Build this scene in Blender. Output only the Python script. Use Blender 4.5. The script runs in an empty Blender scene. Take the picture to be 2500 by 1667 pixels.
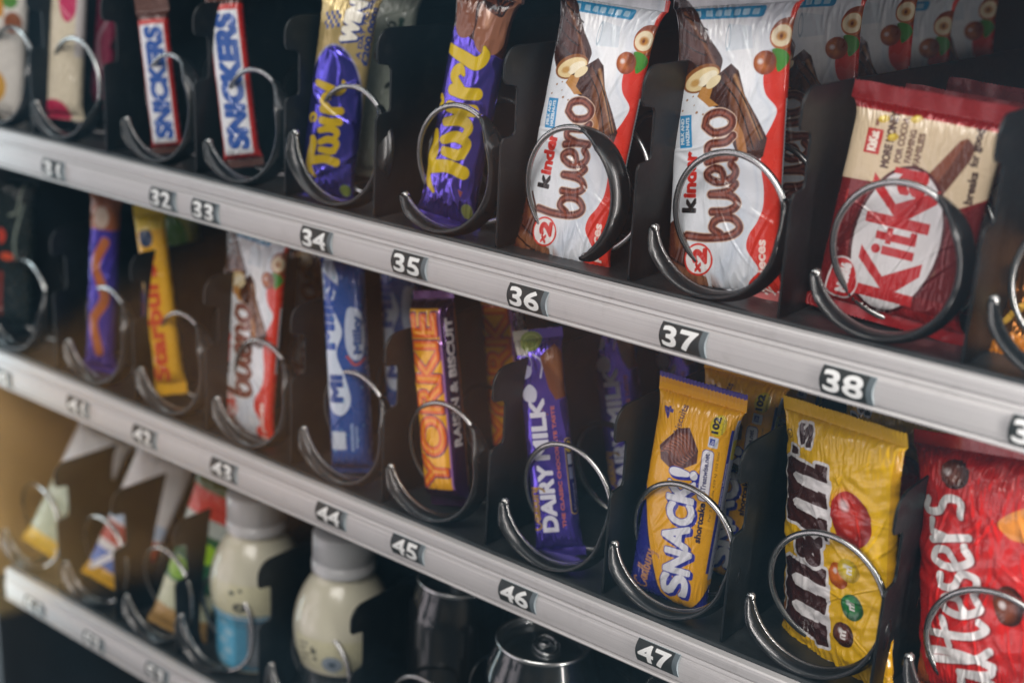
import bpy, math, random
import numpy as np
from mathutils import Vector, Matrix

# ---------------------------------------------------------------- camera, world, light, exposure
scene = bpy.context.scene
COL = scene.collection
CAM_F = 3.37673          # focal length in picture widths of 1000/2500
YAW, PITCH, ROLL = (math.radians(a) for a in (37.7588, 18.1184, 2.9744))
CAM = np.array([0.4254, -0.6441, 0.2150])
_fw = np.array([-math.sin(YAW)*math.cos(PITCH), math.cos(YAW)*math.cos(PITCH), -math.sin(PITCH)])
_r0 = np.array([math.cos(YAW), math.sin(YAW), 0.0])
_u0 = np.cross(_r0, _fw)
_rt = math.cos(ROLL)*_r0+math.sin(ROLL)*_u0
_up = -math.sin(ROLL)*_r0+math.cos(ROLL)*_u0
cam_data = bpy.data.cameras.new('camera')
cam = bpy.data.objects.new('camera', cam_data)
COL.objects.link(cam)
M = Matrix(((_rt[0], _up[0], -_fw[0], CAM[0]), (_rt[1], _up[1], -_fw[1], CAM[1]), (_rt[2], _up[2], -_fw[2], CAM[2]), (0, 0, 0, 1)))
cam.matrix_world = M
cam_data.sensor_width = 36
cam_data.lens = CAM_F*1000/2500*36
cam_data.clip_start = 0.01
cam_data.clip_end = 50
cam_data.dof.use_dof = True
cam_data.dof.focus_distance = 0.825
cam_data.dof.aperture_fstop = 3.8
cam_data.dof.aperture_blades = 0
scene.camera = cam

world = bpy.data.worlds.new('World')
scene.world = world
world.use_nodes = True
wn = world.node_tree
wbg = wn.nodes['Background']
wtc = wn.nodes.new('ShaderNodeTexCoord')
wno = wn.nodes.new('ShaderNodeTexNoise')
wno.inputs['Scale'].default_value = 1.6
wno.inputs['Detail'].default_value = 3
wrm = wn.nodes.new('ShaderNodeValToRGB')
wrm.color_ramp.elements[0].position = 0.42
wrm.color_ramp.elements[0].color = (0.10, 0.115, 0.13, 1)
wrm.color_ramp.elements[1].position = 0.66
wrm.color_ramp.elements[1].color = (0.42, 0.36, 0.30, 1)
wn.links.new(wtc.outputs['Generated'], wno.inputs['Vector'])
wn.links.new(wno.outputs['Fac'], wrm.inputs['Fac'])
# a bright stretch of the room to the left, low, in front of the machine
wdt = wn.nodes.new('ShaderNodeVectorMath'); wdt.operation = 'DOT_PRODUCT'
wnm = wn.nodes.new('ShaderNodeVectorMath'); wnm.operation = 'NORMALIZE'
wn.links.new(wtc.outputs['Generated'], wnm.inputs[0])
wn.links.new(wnm.outputs[0], wdt.inputs[0])
wdt.inputs[1].default_value = Vector((-0.66, -0.74, -0.06)).normalized()
wmr = wn.nodes.new('ShaderNodeMapRange'); wmr.interpolation_type = 'SMOOTHSTEP'
wmr.inputs['From Min'].default_value, wmr.inputs['From Max'].default_value = 0.84, 0.95
wn2 = wn.nodes.new('ShaderNodeTexNoise'); wn2.inputs['Scale'].default_value = 7.0
wn.links.new(wtc.outputs['Generated'], wn2.inputs['Vector'])
wr2 = wn.nodes.new('ShaderNodeMapRange'); wr2.inputs['From Min'].default_value, wr2.inputs['From Max'].default_value = 0.44, 0.52
wml = wn.nodes.new('ShaderNodeMath'); wml.operation = 'MULTIPLY'
wmx = wn.nodes.new('ShaderNodeMix'); wmx.data_type = 'RGBA'
wmx.inputs['B'].default_value = (3.4, 3.1, 3.3, 1)
wn.links.new(wdt.outputs['Value'], wmr.inputs['Value'])
wn.links.new(wn2.outputs['Fac'], wr2.inputs['Value'])
wn.links.new(wmr.outputs['Result'], wml.inputs[0])
wn.links.new(wr2.outputs['Result'], wml.inputs[1])
wn.links.new(wml.outputs[0], wmx.inputs['Factor'])
wn.links.new(wrm.outputs['Color'], wmx.inputs['A'])
wn.links.new(wmx.outputs['Result'], wbg.inputs['Color'])
wbg.inputs['Strength'].default_value = 0.8


def area(name, loc, target, sx, sy, power, col):
    d = bpy.data.lights.new(name, 'AREA')
    d.shape = 'RECTANGLE'
    d.size, d.size_y, d.energy, d.color = sx, sy, power, col
    o = bpy.data.objects.new(name, d)
    COL.objects.link(o)
    z = (Vector(loc)-Vector(target)).normalized()
    q = z.to_track_quat('Z', 'Y')
    o.rotation_euler = q.to_euler()
    o.location = loc
    return o


# light tubes down both sides of the door, one along the top, soft room light from in front
area('tube_left', (-0.73, -0.042, -0.05), (-0.2, 0.06, -0.05), 0.02, 1.1, 0.75, (0.74, 0.93, 1.0))
area('tube_right', (0.40, -0.05, -0.05), (0.0, 0.08, -0.05), 0.014, 1.1, 3.4, (1.0, 0.95, 0.92))
area('tube_top', (-0.15, -0.035, 0.215), (-0.15, 0.06, -0.1), 1.2, 0.02, 0.45, (0.95, 0.97, 1.0))
area('room_light', (0.28, -1.40, 1.36), (0.0, 0.0, -0.1), 1.4, 1.0, 38, (1.0, 0.965, 0.93))

# added lamp at the pane edge: its warm glow imitates a brown reflection
g = area('reflection_glow', (-0.80, -0.0635, -0.43), (-0.05, -0.0675, 0.0), 0.005, 0.19, 0.5, (1.0, 0.38, 0.10))
g.data.spread = math.radians(5)
scene.view_settings.view_transform = 'Standard'
scene.view_settings.look = 'None'
scene.view_settings.gamma = 1
scene.view_settings.use_curve_mapping = False
scene.view_settings.exposure = -0.46
scene.cycles.max_bounces = 8
scene.cycles.use_denoising = True

S1, S2, S3 = 0.0, -0.2042, -0.4251        # tray floors (top of the price rails)
RAIL_H = 0.0314


def at(px, py, y):
    """the point at depth y seen at a pixel of the photograph (2500 wide)"""
    f = CAM_F*1000
    d = _fw+(px-1250)/f*_rt-(py-833.5)/f*_up
    t = (y-CAM[1])/d[1]
    return CAM+t*d


def proj(P):
    d = np.asarray(P)-CAM
    f = CAM_F*1000
    return np.array([1250+f*(d@_rt)/(d@_fw), 833.5-f*(d@_up)/(d@_fw)])


# ---------------------------------------------------------------- helpers
def lin(h):
    c = [int(h[i:i+2], 16)/255 for i in (1, 3, 5)]
    return np.array([x/12.92 if x <= 0.04045 else ((x+0.055)/1.055)**2.4 for x in c])


def tag(o, label=None, cat=None, group=None, kind=None):
    if label: o['label'] = label
    if cat: o['category'] = cat
    if group: o['group'] = group
    if kind: o['kind'] = kind
    return o


def empty(name, loc):
    o = bpy.data.objects.new(name, None)
    o.empty_display_size = 0.01
    COL.objects.link(o)
    o.location = loc
    return o


def link(name, me, parent=None):
    o = bpy.data.objects.new(name, me)
    COL.objects.link(o)
    if parent is not None:
        o.parent = parent
    return o


def copy_tree(o, parent=None):
    c = o.copy()
    COL.objects.link(c)
    c.parent = parent
    for ch in list(o.children):
        copy_tree(ch, c)
    return c


def mesh_of(name, V, F, mat, smooth=True):
    me = bpy.data.meshes.new(name)
    me.from_pydata([tuple(v) for v in V], [], [tuple(f) for f in F])
    me.materials.append(mat)
    if smooth:
        me.polygons.foreach_set('use_smooth', [True]*len(me.polygons))
    me.update()
    return me


def grid_mesh(name, P, mat, closed_u=False, color=None):
    """P: nv x nu x 3 array of points; colour nv x nu x 4"""
    nv, nu = P.shape[:2]
    idx = np.arange(nv*nu).reshape(nv, nu)
    if closed_u:
        idx = np.concatenate([idx, idx[:, :1]], 1)
    a, b, c, d = idx[:-1, :-1], idx[:-1, 1:], idx[1:, 1:], idx[1:, :-1]
    q = np.stack([a, b, c, d], -1).reshape(-1, 4).astype(np.int32)
    me = bpy.data.meshes.new(name)
    me.vertices.add(nv*nu)
    me.vertices.foreach_set('co', P.reshape(-1).astype(np.float32))
    me.loops.add(q.size)
    me.loops.foreach_set('vertex_index', q.reshape(-1))
    me.polygons.add(len(q))
    me.polygons.foreach_set('loop_start', np.arange(0, q.size, 4, dtype=np.int32))
    me.polygons.foreach_set('use_smooth', np.ones(len(q), dtype=bool))
    if color is not None:
        at_ = me.color_attributes.new('print', 'FLOAT_COLOR', 'POINT')
        at_.data.foreach_set('color', color.reshape(-1).astype(np.float32))
    me.materials.append(mat)
    me.update(calc_edges=True)
    me.validate()
    return me


def tube(path, rad, n=10, cap=True):
    """points along path (N x 3) -> V, F of a tube"""
    P = np.asarray(path, float)
    N = len(P)
    T = np.gradient(P, axis=0)
    T /= np.linalg.norm(T, axis=1)[:, None]
    ref = np.array([0, 1.0, 0.02])
    V, F = [], []
    for i in range(N):
        a = np.cross(T[i], ref); a /= np.linalg.norm(a)
        b = np.cross(T[i], a)
        for k in range(n):
            t = 2*math.pi*k/n
            V.append(P[i]+rad*(math.cos(t)*a+math.sin(t)*b))
    for i in range(N-1):
        for k in range(n):
            k2 = (k+1) % n
            F.append((i*n+k, i*n+k2, (i+1)*n+k2, (i+1)*n+k))
    if cap:
        F.append(tuple(range(n-1, -1, -1)))
        F.append(tuple(range((N-1)*n, N*n)))
    return V, F


def box(x0, x1, y0, y1, z0, z1):
    V = [(x, y, z) for z in (z0, z1) for y in (y0, y1) for x in (x0, x1)]
    F = [(0, 2, 3, 1), (4, 5, 7, 6), (0, 1, 5, 4), (1, 3, 7, 5), (3, 2, 6, 7), (2, 0, 4, 6)]
    return V, F


def extrude_x(prof, x0, x1):
    """closed profile [(y,z)] extruded along x"""
    n = len(prof)
    V = [(x0, y, z) for y, z in prof]+[(x1, y, z) for y, z in prof]
    F = [(i, (i+1) % n, n+(i+1) % n, n+i) for i in range(n)]
    F += [tuple(range(n-1, -1, -1)), tuple(range(n, 2*n))]
    return V, F


# ---------------------------------------------------------------- materials
def principled(name, col, rough=0.4, metal=0.0, coat=0.0, spec=0.5):
    m = bpy.data.materials.new(name)
    m.use_nodes = True
    b = m.node_tree.nodes['Principled BSDF']
    b.inputs['Base Color'].default_value = (*col, 1)
    b.inputs['Roughness'].default_value = rough
    b.inputs['Metallic'].default_value = metal
    b.inputs['Coat Weight'].default_value = coat
    b.inputs['Specular IOR Level'].default_value = spec
    return m, b


def add_bump(m, b, scale, strength, dist=0.001, stretch=None, rough_var=None, detail=3):
    nt = m.node_tree
    tc = nt.nodes.new('ShaderNodeTexCoord')
    mp = nt.nodes.new('ShaderNodeMapping')
    if stretch: mp.inputs['Scale'].default_value = stretch
    no = nt.nodes.new('ShaderNodeTexNoise')
    no.inputs['Scale'].default_value = scale
    no.inputs['Detail'].default_value = detail
    bu = nt.nodes.new('ShaderNodeBump')
    bu.inputs['Strength'].default_value = strength
    bu.inputs['Distance'].default_value = dist
    nt.links.new(tc.outputs['Object'], mp.inputs['Vector'])
    nt.links.new(mp.outputs['Vector'], no.inputs['Vector'])
    nt.links.new(no.outputs['Fac'], bu.inputs['Height'])
    nt.links.new(bu.outputs['Normal'], b.inputs['Normal'])
    if rough_var:
        mr = nt.nodes.new('ShaderNodeMapRange')
        mr.inputs['To Min'].default_value, mr.inputs['To Max'].default_value = rough_var
        nt.links.new(no.outputs['Fac'], mr.inputs['Value'])
        nt.links.new(mr.outputs['Result'], b.inputs['Roughness'])
    return no


def color_noise(m, b, c1, c2, scale, stretch=(1, 1, 1), detail=4, lo=0.35, hi=0.65):
    nt = m.node_tree
    tc = nt.nodes.new('ShaderNodeTexCoord')
    mp = nt.nodes.new('ShaderNodeMapping')
    mp.inputs['Scale'].default_value = stretch
    no = nt.nodes.new('ShaderNodeTexNoise')
    no.inputs['Scale'].default_value = scale
    no.inputs['Detail'].default_value = detail
    ra = nt.nodes.new('ShaderNodeValToRGB')
    ra.color_ramp.elements[0].position, ra.color_ramp.elements[1].position = lo, hi
    ra.color_ramp.elements[0].color = (*c1, 1)
    ra.color_ramp.elements[1].color = (*c2, 1)
    nt.links.new(tc.outputs['Object'], mp.inputs['Vector'])
    nt.links.new(mp.outputs['Vector'], no.inputs['Vector'])
    nt.links.new(no.outputs['Fac'], ra.inputs['Fac'])
    nt.links.new(ra.outputs['Color'], b.inputs['Base Color'])


MAT = {}
m, b = principled('brushed_aluminium', (0.60, 0.58, 0.57), 0.45, 0.25)
color_noise(m, b, (0.47, 0.465, 0.465), (0.57, 0.562, 0.56), 30, (0.25, 60, 60))
add_bump(m, b, 60, 0.22, 0.0003, (0.3, 40, 40), (0.34, 0.62))
# scuffs and grime over the brushed metal
_nt = m.node_tree
_tc = _nt.nodes.new('ShaderNodeTexCoord'); _n = _nt.nodes.new('ShaderNodeTexNoise'); _n.inputs['Scale'].default_value = 55; _n.inputs['Detail'].default_value = 8; _n.inputs['Roughness'].default_value = 0.7
_r = _nt.nodes.new('ShaderNodeMapRange'); _r.inputs['From Min'].default_value, _r.inputs['From Max'].default_value = 0.56, 0.72
_mx = _nt.nodes.new('ShaderNodeMix'); _mx.data_type = 'RGBA'; _mx.inputs['B'].default_value = (0.25, 0.24, 0.23, 1)
_ml = _nt.nodes.new('ShaderNodeMath'); _ml.operation = 'MULTIPLY'; _ml.inputs[1].default_value = 0.25
_src = b.inputs['Base Color'].links[0].from_socket
_nt.links.new(_tc.outputs['Object'], _n.inputs['Vector']); _nt.links.new(_n.outputs['Fac'], _r.inputs['Value']); _nt.links.new(_r.outputs['Result'], _ml.inputs[0])
_nt.links.new(_ml.outputs[0], _mx.inputs['Factor']); _nt.links.new(_src, _mx.inputs['A']); _nt.links.new(_mx.outputs['Result'], b.inputs['Base Color'])
MAT['rail'] = m
m, b = principled('dark_tray_steel', (0.035, 0.040, 0.044), 0.35, 0.2)
color_noise(m, b, (0.014, 0.017, 0.019), (0.034, 0.037, 0.039), 40)
add_bump(m, b, 500, 0.3, 0.0004, None, (0.3, 0.5))
MAT['tray'] = m
m, b = principled('black_plastic', (0.006, 0.007, 0.008), 0.22, 0, 0.2)
add_bump(m, b, 250, 0.025, 0.0002, None, (0.16, 0.32))
MAT['black'] = m
m, b = principled('divider_plastic', (0.006, 0.008, 0.0095), 0.38, 0, 0, 0.3)
add_bump(m, b, 300, 0.12, 0.0003, None, (0.32, 0.5))
color_noise(m, b, (0.004, 0.0055, 0.0065), (0.018, 0.019, 0.019), 70, (1, 1, 1), 8, 0.52, 0.8)
MAT['divider'] = m
m, b = principled('steel_wire', (0.42, 0.425, 0.42), 0.27, 1.0)
MAT['wire'] = m
m, b = principled('cabinet_lining', (0.02, 0.023, 0.027), 0.6)
color_noise(m, b, (0.014, 0.017, 0.021), (0.03, 0.032, 0.035), 9)
MAT['cabinet'] = m
m, b = principled('brown_reflection', (0.2, 0.11, 0.04), 0.5)  # brown of a reflection in the glass, put into the panel colour
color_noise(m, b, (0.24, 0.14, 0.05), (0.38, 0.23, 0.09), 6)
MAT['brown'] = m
m, b = principled('tag_edge', (0.34, 0.40, 0.43), 0.25)
MAT['tagedge'] = m


def print_material(name, rough=0.3, coat=0.25, bump=0.2, scale=260, tint=None):
    m, b = principled(name, (1, 1, 1), rough, 0, coat)
    nt = m.node_tree
    a = nt.nodes.new('ShaderNodeAttribute')
    a.attribute_name = 'print'
    nt.links.new(a.outputs['Color'], b.inputs['Base Color'])
    nt.links.new(a.outputs['Alpha'], b.inputs['Metallic'])
    b.inputs['Coat Roughness'].default_value = 0.07
    add_bump(m, b, scale, bump, 0.0006, None, (rough*0.8, rough*1.3))
    return m


MAT['film'] = print_material('printed_film', 0.26, 0.5, 0.2, 120)
MAT['foil'] = print_material('printed_foil', 0.17, 0.3, 0.12, 70)
MAT['matt_print'] = print_material('matt_print', 0.45, 0.0, 0.05, 300)


# ---------------------------------------------------------------- painter: shapes as distance fields on a grid
_FONT = {}


def font_segments(s):
    if s in _FONT: return _FONT[s]
    c = bpy.data.curves.new('lettering', 'FONT')
    c.body = s
    c.resolution_u = 4
    o = bpy.data.objects.new('lettering', c)
    COL.objects.link(o)
    bpy.context.view_layer.update()
    me = o.evaluated_get(bpy.context.evaluated_depsgraph_get()).to_mesh()
    co = np.array([v.co[:2] for v in me.vertices]).reshape(-1, 2)
    cnt = {}
    # vertices are not welded: use rounded coordinates as keys
    key = [tuple(np.round(p, 5)) for p in co]
    for p in me.polygons:
        vs = list(p.vertices)
        for i in range(len(vs)):
            a, b_ = key[vs[i]], key[vs[(i+1) % len(vs)]]
            k = (a, b_) if a < b_ else (b_, a)
            cnt[k] = cnt.get(k, 0)+1
    seg = np.array([[*a, *b_] for (a, b_), n in cnt.items() if n == 1 and a != b_]).reshape(-1, 4)
    o.to_mesh_clear()
    COL.objects.unlink(o)
    bpy.data.objects.remove(o)
    bpy.data.curves.remove(c)
    _FONT[s] = seg
    return seg


def catmull(pts, n=8, closed=False):
    P = np.asarray(pts, float)
    if closed:
        P = np.concatenate([P[-1:], P, P[:2]])
    else:
        P = np.concatenate([2*P[:1]-P[1:2], P, 2*P[-1:]-P[-2:-1]])
    out = []
    for i in range(1, len(P)-2):
        p0, p1, p2, p3 = P[i-1:i+3]
        for k in range(n):
            t = k/n
            out.append(0.5*((2*p1)+(-p0+p2)*t+(2*p0-5*p1+4*p2-p3)*t*t+(-p0+3*p1-3*p2+p3)*t**3))
    if not closed:
        out.append(P[-2])
    return np.array(out)


class Canvas:
    """w x h millimetres, ppu samples per millimetre; rgb + metalness"""
    def __init__(s, w, h, ppu, col='#ffffff', metal=0.0):
        s.w, s.h, s.ppu = w, h, ppu
        s.nx, s.ny = int(round(w*ppu))+1, int(round(h*ppu))+1
        s.a = np.empty((s.ny, s.nx, 4))
        s.a[..., :3] = lin(col)
        s.a[..., 3] = metal
        s.X, s.Y = np.meshgrid(np.linspace(0, w, s.nx), np.linspace(0, h, s.ny))

    def _win(s, x0, y0, x1, y1):
        i0 = max(0, int(math.floor(x0*s.ppu))-1); i1 = min(s.nx, int(math.ceil(x1*s.ppu))+2)
        j0 = max(0, int(math.floor(y0*s.ppu))-1); j1 = min(s.ny, int(math.ceil(y1*s.ppu))+2)
        return (slice(j0, j1), slice(i0, i1)) if i1 > i0 and j1 > j0 else None

    def _blend(s, win, al, col, metal):
        al = al[..., None]
        c = np.array([*lin(col), metal]) if isinstance(col, str) else col
        s.a[win] = s.a[win]*(1-al)+c*al

    def _sd(s, win, sd, col, metal, alpha, soft):
        al = np.clip(0.5-sd*s.ppu/(1+soft*s.ppu), 0, 1)*alpha
        s._blend(win, al, col, metal)

    def seg(s, seg, col, metal=0.0, grow=0.0, alpha=1.0, soft=0.0):
        """even-odd filled segments"""
        if len(seg) == 0: return
        B = 28
        x0, y0 = min(seg[:, 0].min(), seg[:, 2].min())-grow-soft, min(seg[:, 1].min(), seg[:, 3].min())-grow-soft
        x1, y1 = max(seg[:, 0].max(), seg[:, 2].max())+grow+soft, max(seg[:, 1].max(), seg[:, 3].max())+grow+soft
        w = s._win(x0, y0, x1, y1)
        if w is None: return
        for j in range(w[0].start, w[0].stop, B):
            for i in range(w[1].start, w[1].stop, B):
                win = (slice(j, min(j+B, w[0].stop)), slice(i, min(i+B, w[1].stop)))
                X, Y = s.X[win][..., None], s.Y[win][..., None]
                ax, ay, bx, by = seg.T
                # crossings
                yl, yh = Y.min(), Y.max()
                m = (np.minimum(ay, by) <= yh) & (np.maximum(ay, by) >= yl)
                sx, sy, ex, ey = ax[m], ay[m], bx[m], by[m]
                with np.errstate(divide='ignore', invalid='ignore'):
                    c = ((sy > Y) != (ey > Y)) & (X < (ex-sx)*(Y-sy)/(ey-sy)+sx)
                inside = c.sum(-1) % 2 == 1
                r = grow+soft+2.0/s.ppu+1.0
                xl, xh = X.min(), X.max()
                m = (np.minimum(ay, by) <= yh+r) & (np.maximum(ay, by) >= yl-r) & (np.minimum(ax, bx) <= xh+r) & (np.maximum(ax, bx) >= xl-r)
                if m.any():
                    sx, sy, ex, ey = ax[m], ay[m], bx[m], by[m]
                    dx, dy = ex-sx, ey-sy
                    L = dx*dx+dy*dy+1e-12
                    t = np.clip(((X-sx)*dx+(Y-sy)*dy)/L, 0, 1)
                    d = np.sqrt(((X-sx-t*dx)**2+(Y-sy-t*dy)**2).min(-1))
                else:
                    d = np.full(inside.shape, 9.0)
                s._sd(win, np.where(inside, -d, d)-grow, col, metal, alpha, soft)

    def poly(s, pts, col, metal=0.0, grow=0.0, alpha=1.0, soft=0.0, smooth=False):
        P = catmull(pts, 6, True) if smooth else np.asarray(pts, float)
        s.seg(np.concatenate([P, np.roll(P, -1, 0)], 1), col, metal, grow, alpha, soft)

    def rect(s, x0, y0, x1, y1, col, metal=0.0, r=0.0, alpha=1.0, ang=0.0):
        cx, cy, hw, hh = (x0+x1)/2, (y0+y1)/2, (x1-x0)/2-r, (y1-y0)/2-r
        ca, sa = math.cos(math.radians(ang)), math.sin(math.radians(ang))
        P = [(cx+x*ca-y*sa, cy+x*sa+y*ca) for x, y in ((-hw, -hh), (hw, -hh), (hw, hh), (-hw, hh))]
        s.poly(P, col, metal, r, alpha)

    def ell(s, cx, cy, rx, ry, col, metal=0.0, alpha=1.0, ang=0.0, soft=0.0, ring=None):
        R = max(rx, ry)+soft+1
        w = s._win(cx-R, cy-R, cx+R, cy+R)
        if w is None: return
        X, Y = s.X[w]-cx, s.Y[w]-cy
        ca, sa = math.cos(math.radians(ang)), math.sin(math.radians(ang))
        u, v = (X*ca+Y*sa)/rx, (-X*sa+Y*ca)/ry
        k = np.sqrt(u*u+v*v)+1e-9
        sd = (k-1)*min(rx, ry)*(1 if rx == ry else 1.2)
        if ring: sd = np.abs(sd+ring/2)-ring/2
        s._sd(w, sd, col, metal, alpha, soft)

    def ball(s, cx, cy, rx, ry, dark, light, ang=0.0, metal=0.0, hx=-0.3, hy=0.3):
        """printed picture of a round sweet: dark rim, lighter middle"""
        s.ell(cx, cy, rx, ry, dark, metal, 1, ang)
        s.ell(cx+hx*rx*0.5, cy+hy*ry*0.5, rx*0.72, ry*0.72, light, metal, 0.75, ang, soft=rx*0.5)
        s.ell(cx+hx*rx, cy+hy*ry, rx*0.22, ry*0.2, '#ffffff', metal, 0.6, ang, soft=rx*0.2)

    def stroke(s, pts, r, col, metal=0.0, grow=0.0, alpha=1.0, soft=0.0, smooth=True):
        P = np.asarray(pts, float)
        n = len(P)
        R = np.full(n, float(r)) if np.isscalar(r) else np.asarray(r, float)
        if smooth and n > 2:
            Q = catmull(np.concatenate([P, R[:, None]], 1), 7)
            P, R = Q[:, :2], Q[:, 2]
        m = R.max()+grow+soft
        w = s._win(P[:, 0].min()-m, P[:, 1].min()-m, P[:, 0].max()+m, P[:, 1].max()+m)
        if w is None: return
        X, Y = s.X[w], s.Y[w]
        sd = np.full(X.shape, 99.0)
        for i in range(len(P)-1):
            ax, ay = P[i]; bx, by = P[i+1]
            dx, dy = bx-ax, by-ay
            t = np.clip(((X-ax)*dx+(Y-ay)*dy)/(dx*dx+dy*dy+1e-12), 0, 1)
            sd = np.minimum(sd, np.hypot(X-ax-t*dx, Y-ay-t*dy)-(R[i]+(R[i+1]-R[i])*t))
        s._sd(w, sd-grow, col, metal, alpha, soft)

    def text(s, st, x, y, cap, col, ang=90.0, length=None, bold=0.0, shear=0.0, metal=0.0, outline=None, shadow=None, alpha=1.0):
        g = font_segments(st).copy()
        if len(g) == 0: return
        k = cap/0.729
        g[:, :] -= np.array([g[:, [0, 2]].min(), 0]*2)
        g *= k
        if length:
            f = length/max(g[:, [0, 2]].max(), 1e-6)
            g[:, 0] *= f; g[:, 2] *= f
        g[:, 0] += shear*g[:, 1]; g[:, 2] += shear*g[:, 3]
        ca, sa = math.cos(math.radians(ang)), math.sin(math.radians(ang))
        o = np.empty_like(g)
        for i in (0, 2):
            o[:, i] = x+g[:, i]*ca-g[:, i+1]*sa
            o[:, i+1] = y+g[:, i]*sa+g[:, i+1]*ca
        if shadow:
            dx, dy, c, gr = shadow
            s.seg(o+np.array([dx, dy, dx, dy]), c, metal, bold+gr)
        if outline:
            for gr, c in outline:
                s.seg(o, c, metal, bold+gr)
        s.seg(o, col, metal, bold, alpha)

    def letters(s, strokes, x, y, k, col, r, ang=90.0, sx=1.0, sy=1.0, shear=0.0, metal=0.0, grow=0.0):
        """hand drawn lettering: list of polylines in letter units, scaled by k"""
        ca, sa = math.cos(math.radians(ang)), math.sin(math.radians(ang))
        for st in strokes:
            P = []
            for p in st:
                u, v = p[0]*k*sx+shear*p[1]*k, p[1]*k*sy
                P.append((x+u*ca-v*sa, y+u*sa+v*ca))
            s.stroke(P, r, col, metal, grow)


# ---------------------------------------------------------------- wrapper geometry
def waves(X, Y, scale, seed, n=7):
    r = np.random.RandomState(seed)
    out = np.zeros_like(X)
    for i in range(n):
        a = r.uniform(0, 2*math.pi)
        k = 2*math.pi/(scale*r.uniform(0.6, 1.6))
        ph = r.uniform(0, 6.28)
        wx = 0.35*scale*np.sin(Y/scale*2.1+r.uniform(0, 6.28))
        out += np.sin(k*((X+wx)*math.cos(a)+Y*math.sin(a))+ph)
    return out/n


class Profile:
    """cross-section of a wrapper: front half unrolled on the canvas"""
    def __init__(s, w, d, n=2.8):
        t = np.linspace(0, math.pi, 1500)
        c, q = np.cos(t), np.sin(t)
        X = -np.sign(c)*np.abs(c)**(2/n)
        Y = -np.abs(q)**(2/n)
        L = np.concatenate([[0], np.cumsum(np.hypot(np.diff(X*w/2), np.diff(Y*d/2)))])
        s.w, s.d, s.X, s.Y, s.L, s.len = w, d, X, Y, L, L[-1]
        s.o = (s.len-w)/2            # canvas x of the front's left edge

    def sample(s, x):
        return np.interp(x, s.L, s.X), np.interp(x, s.L, s.Y)


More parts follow.
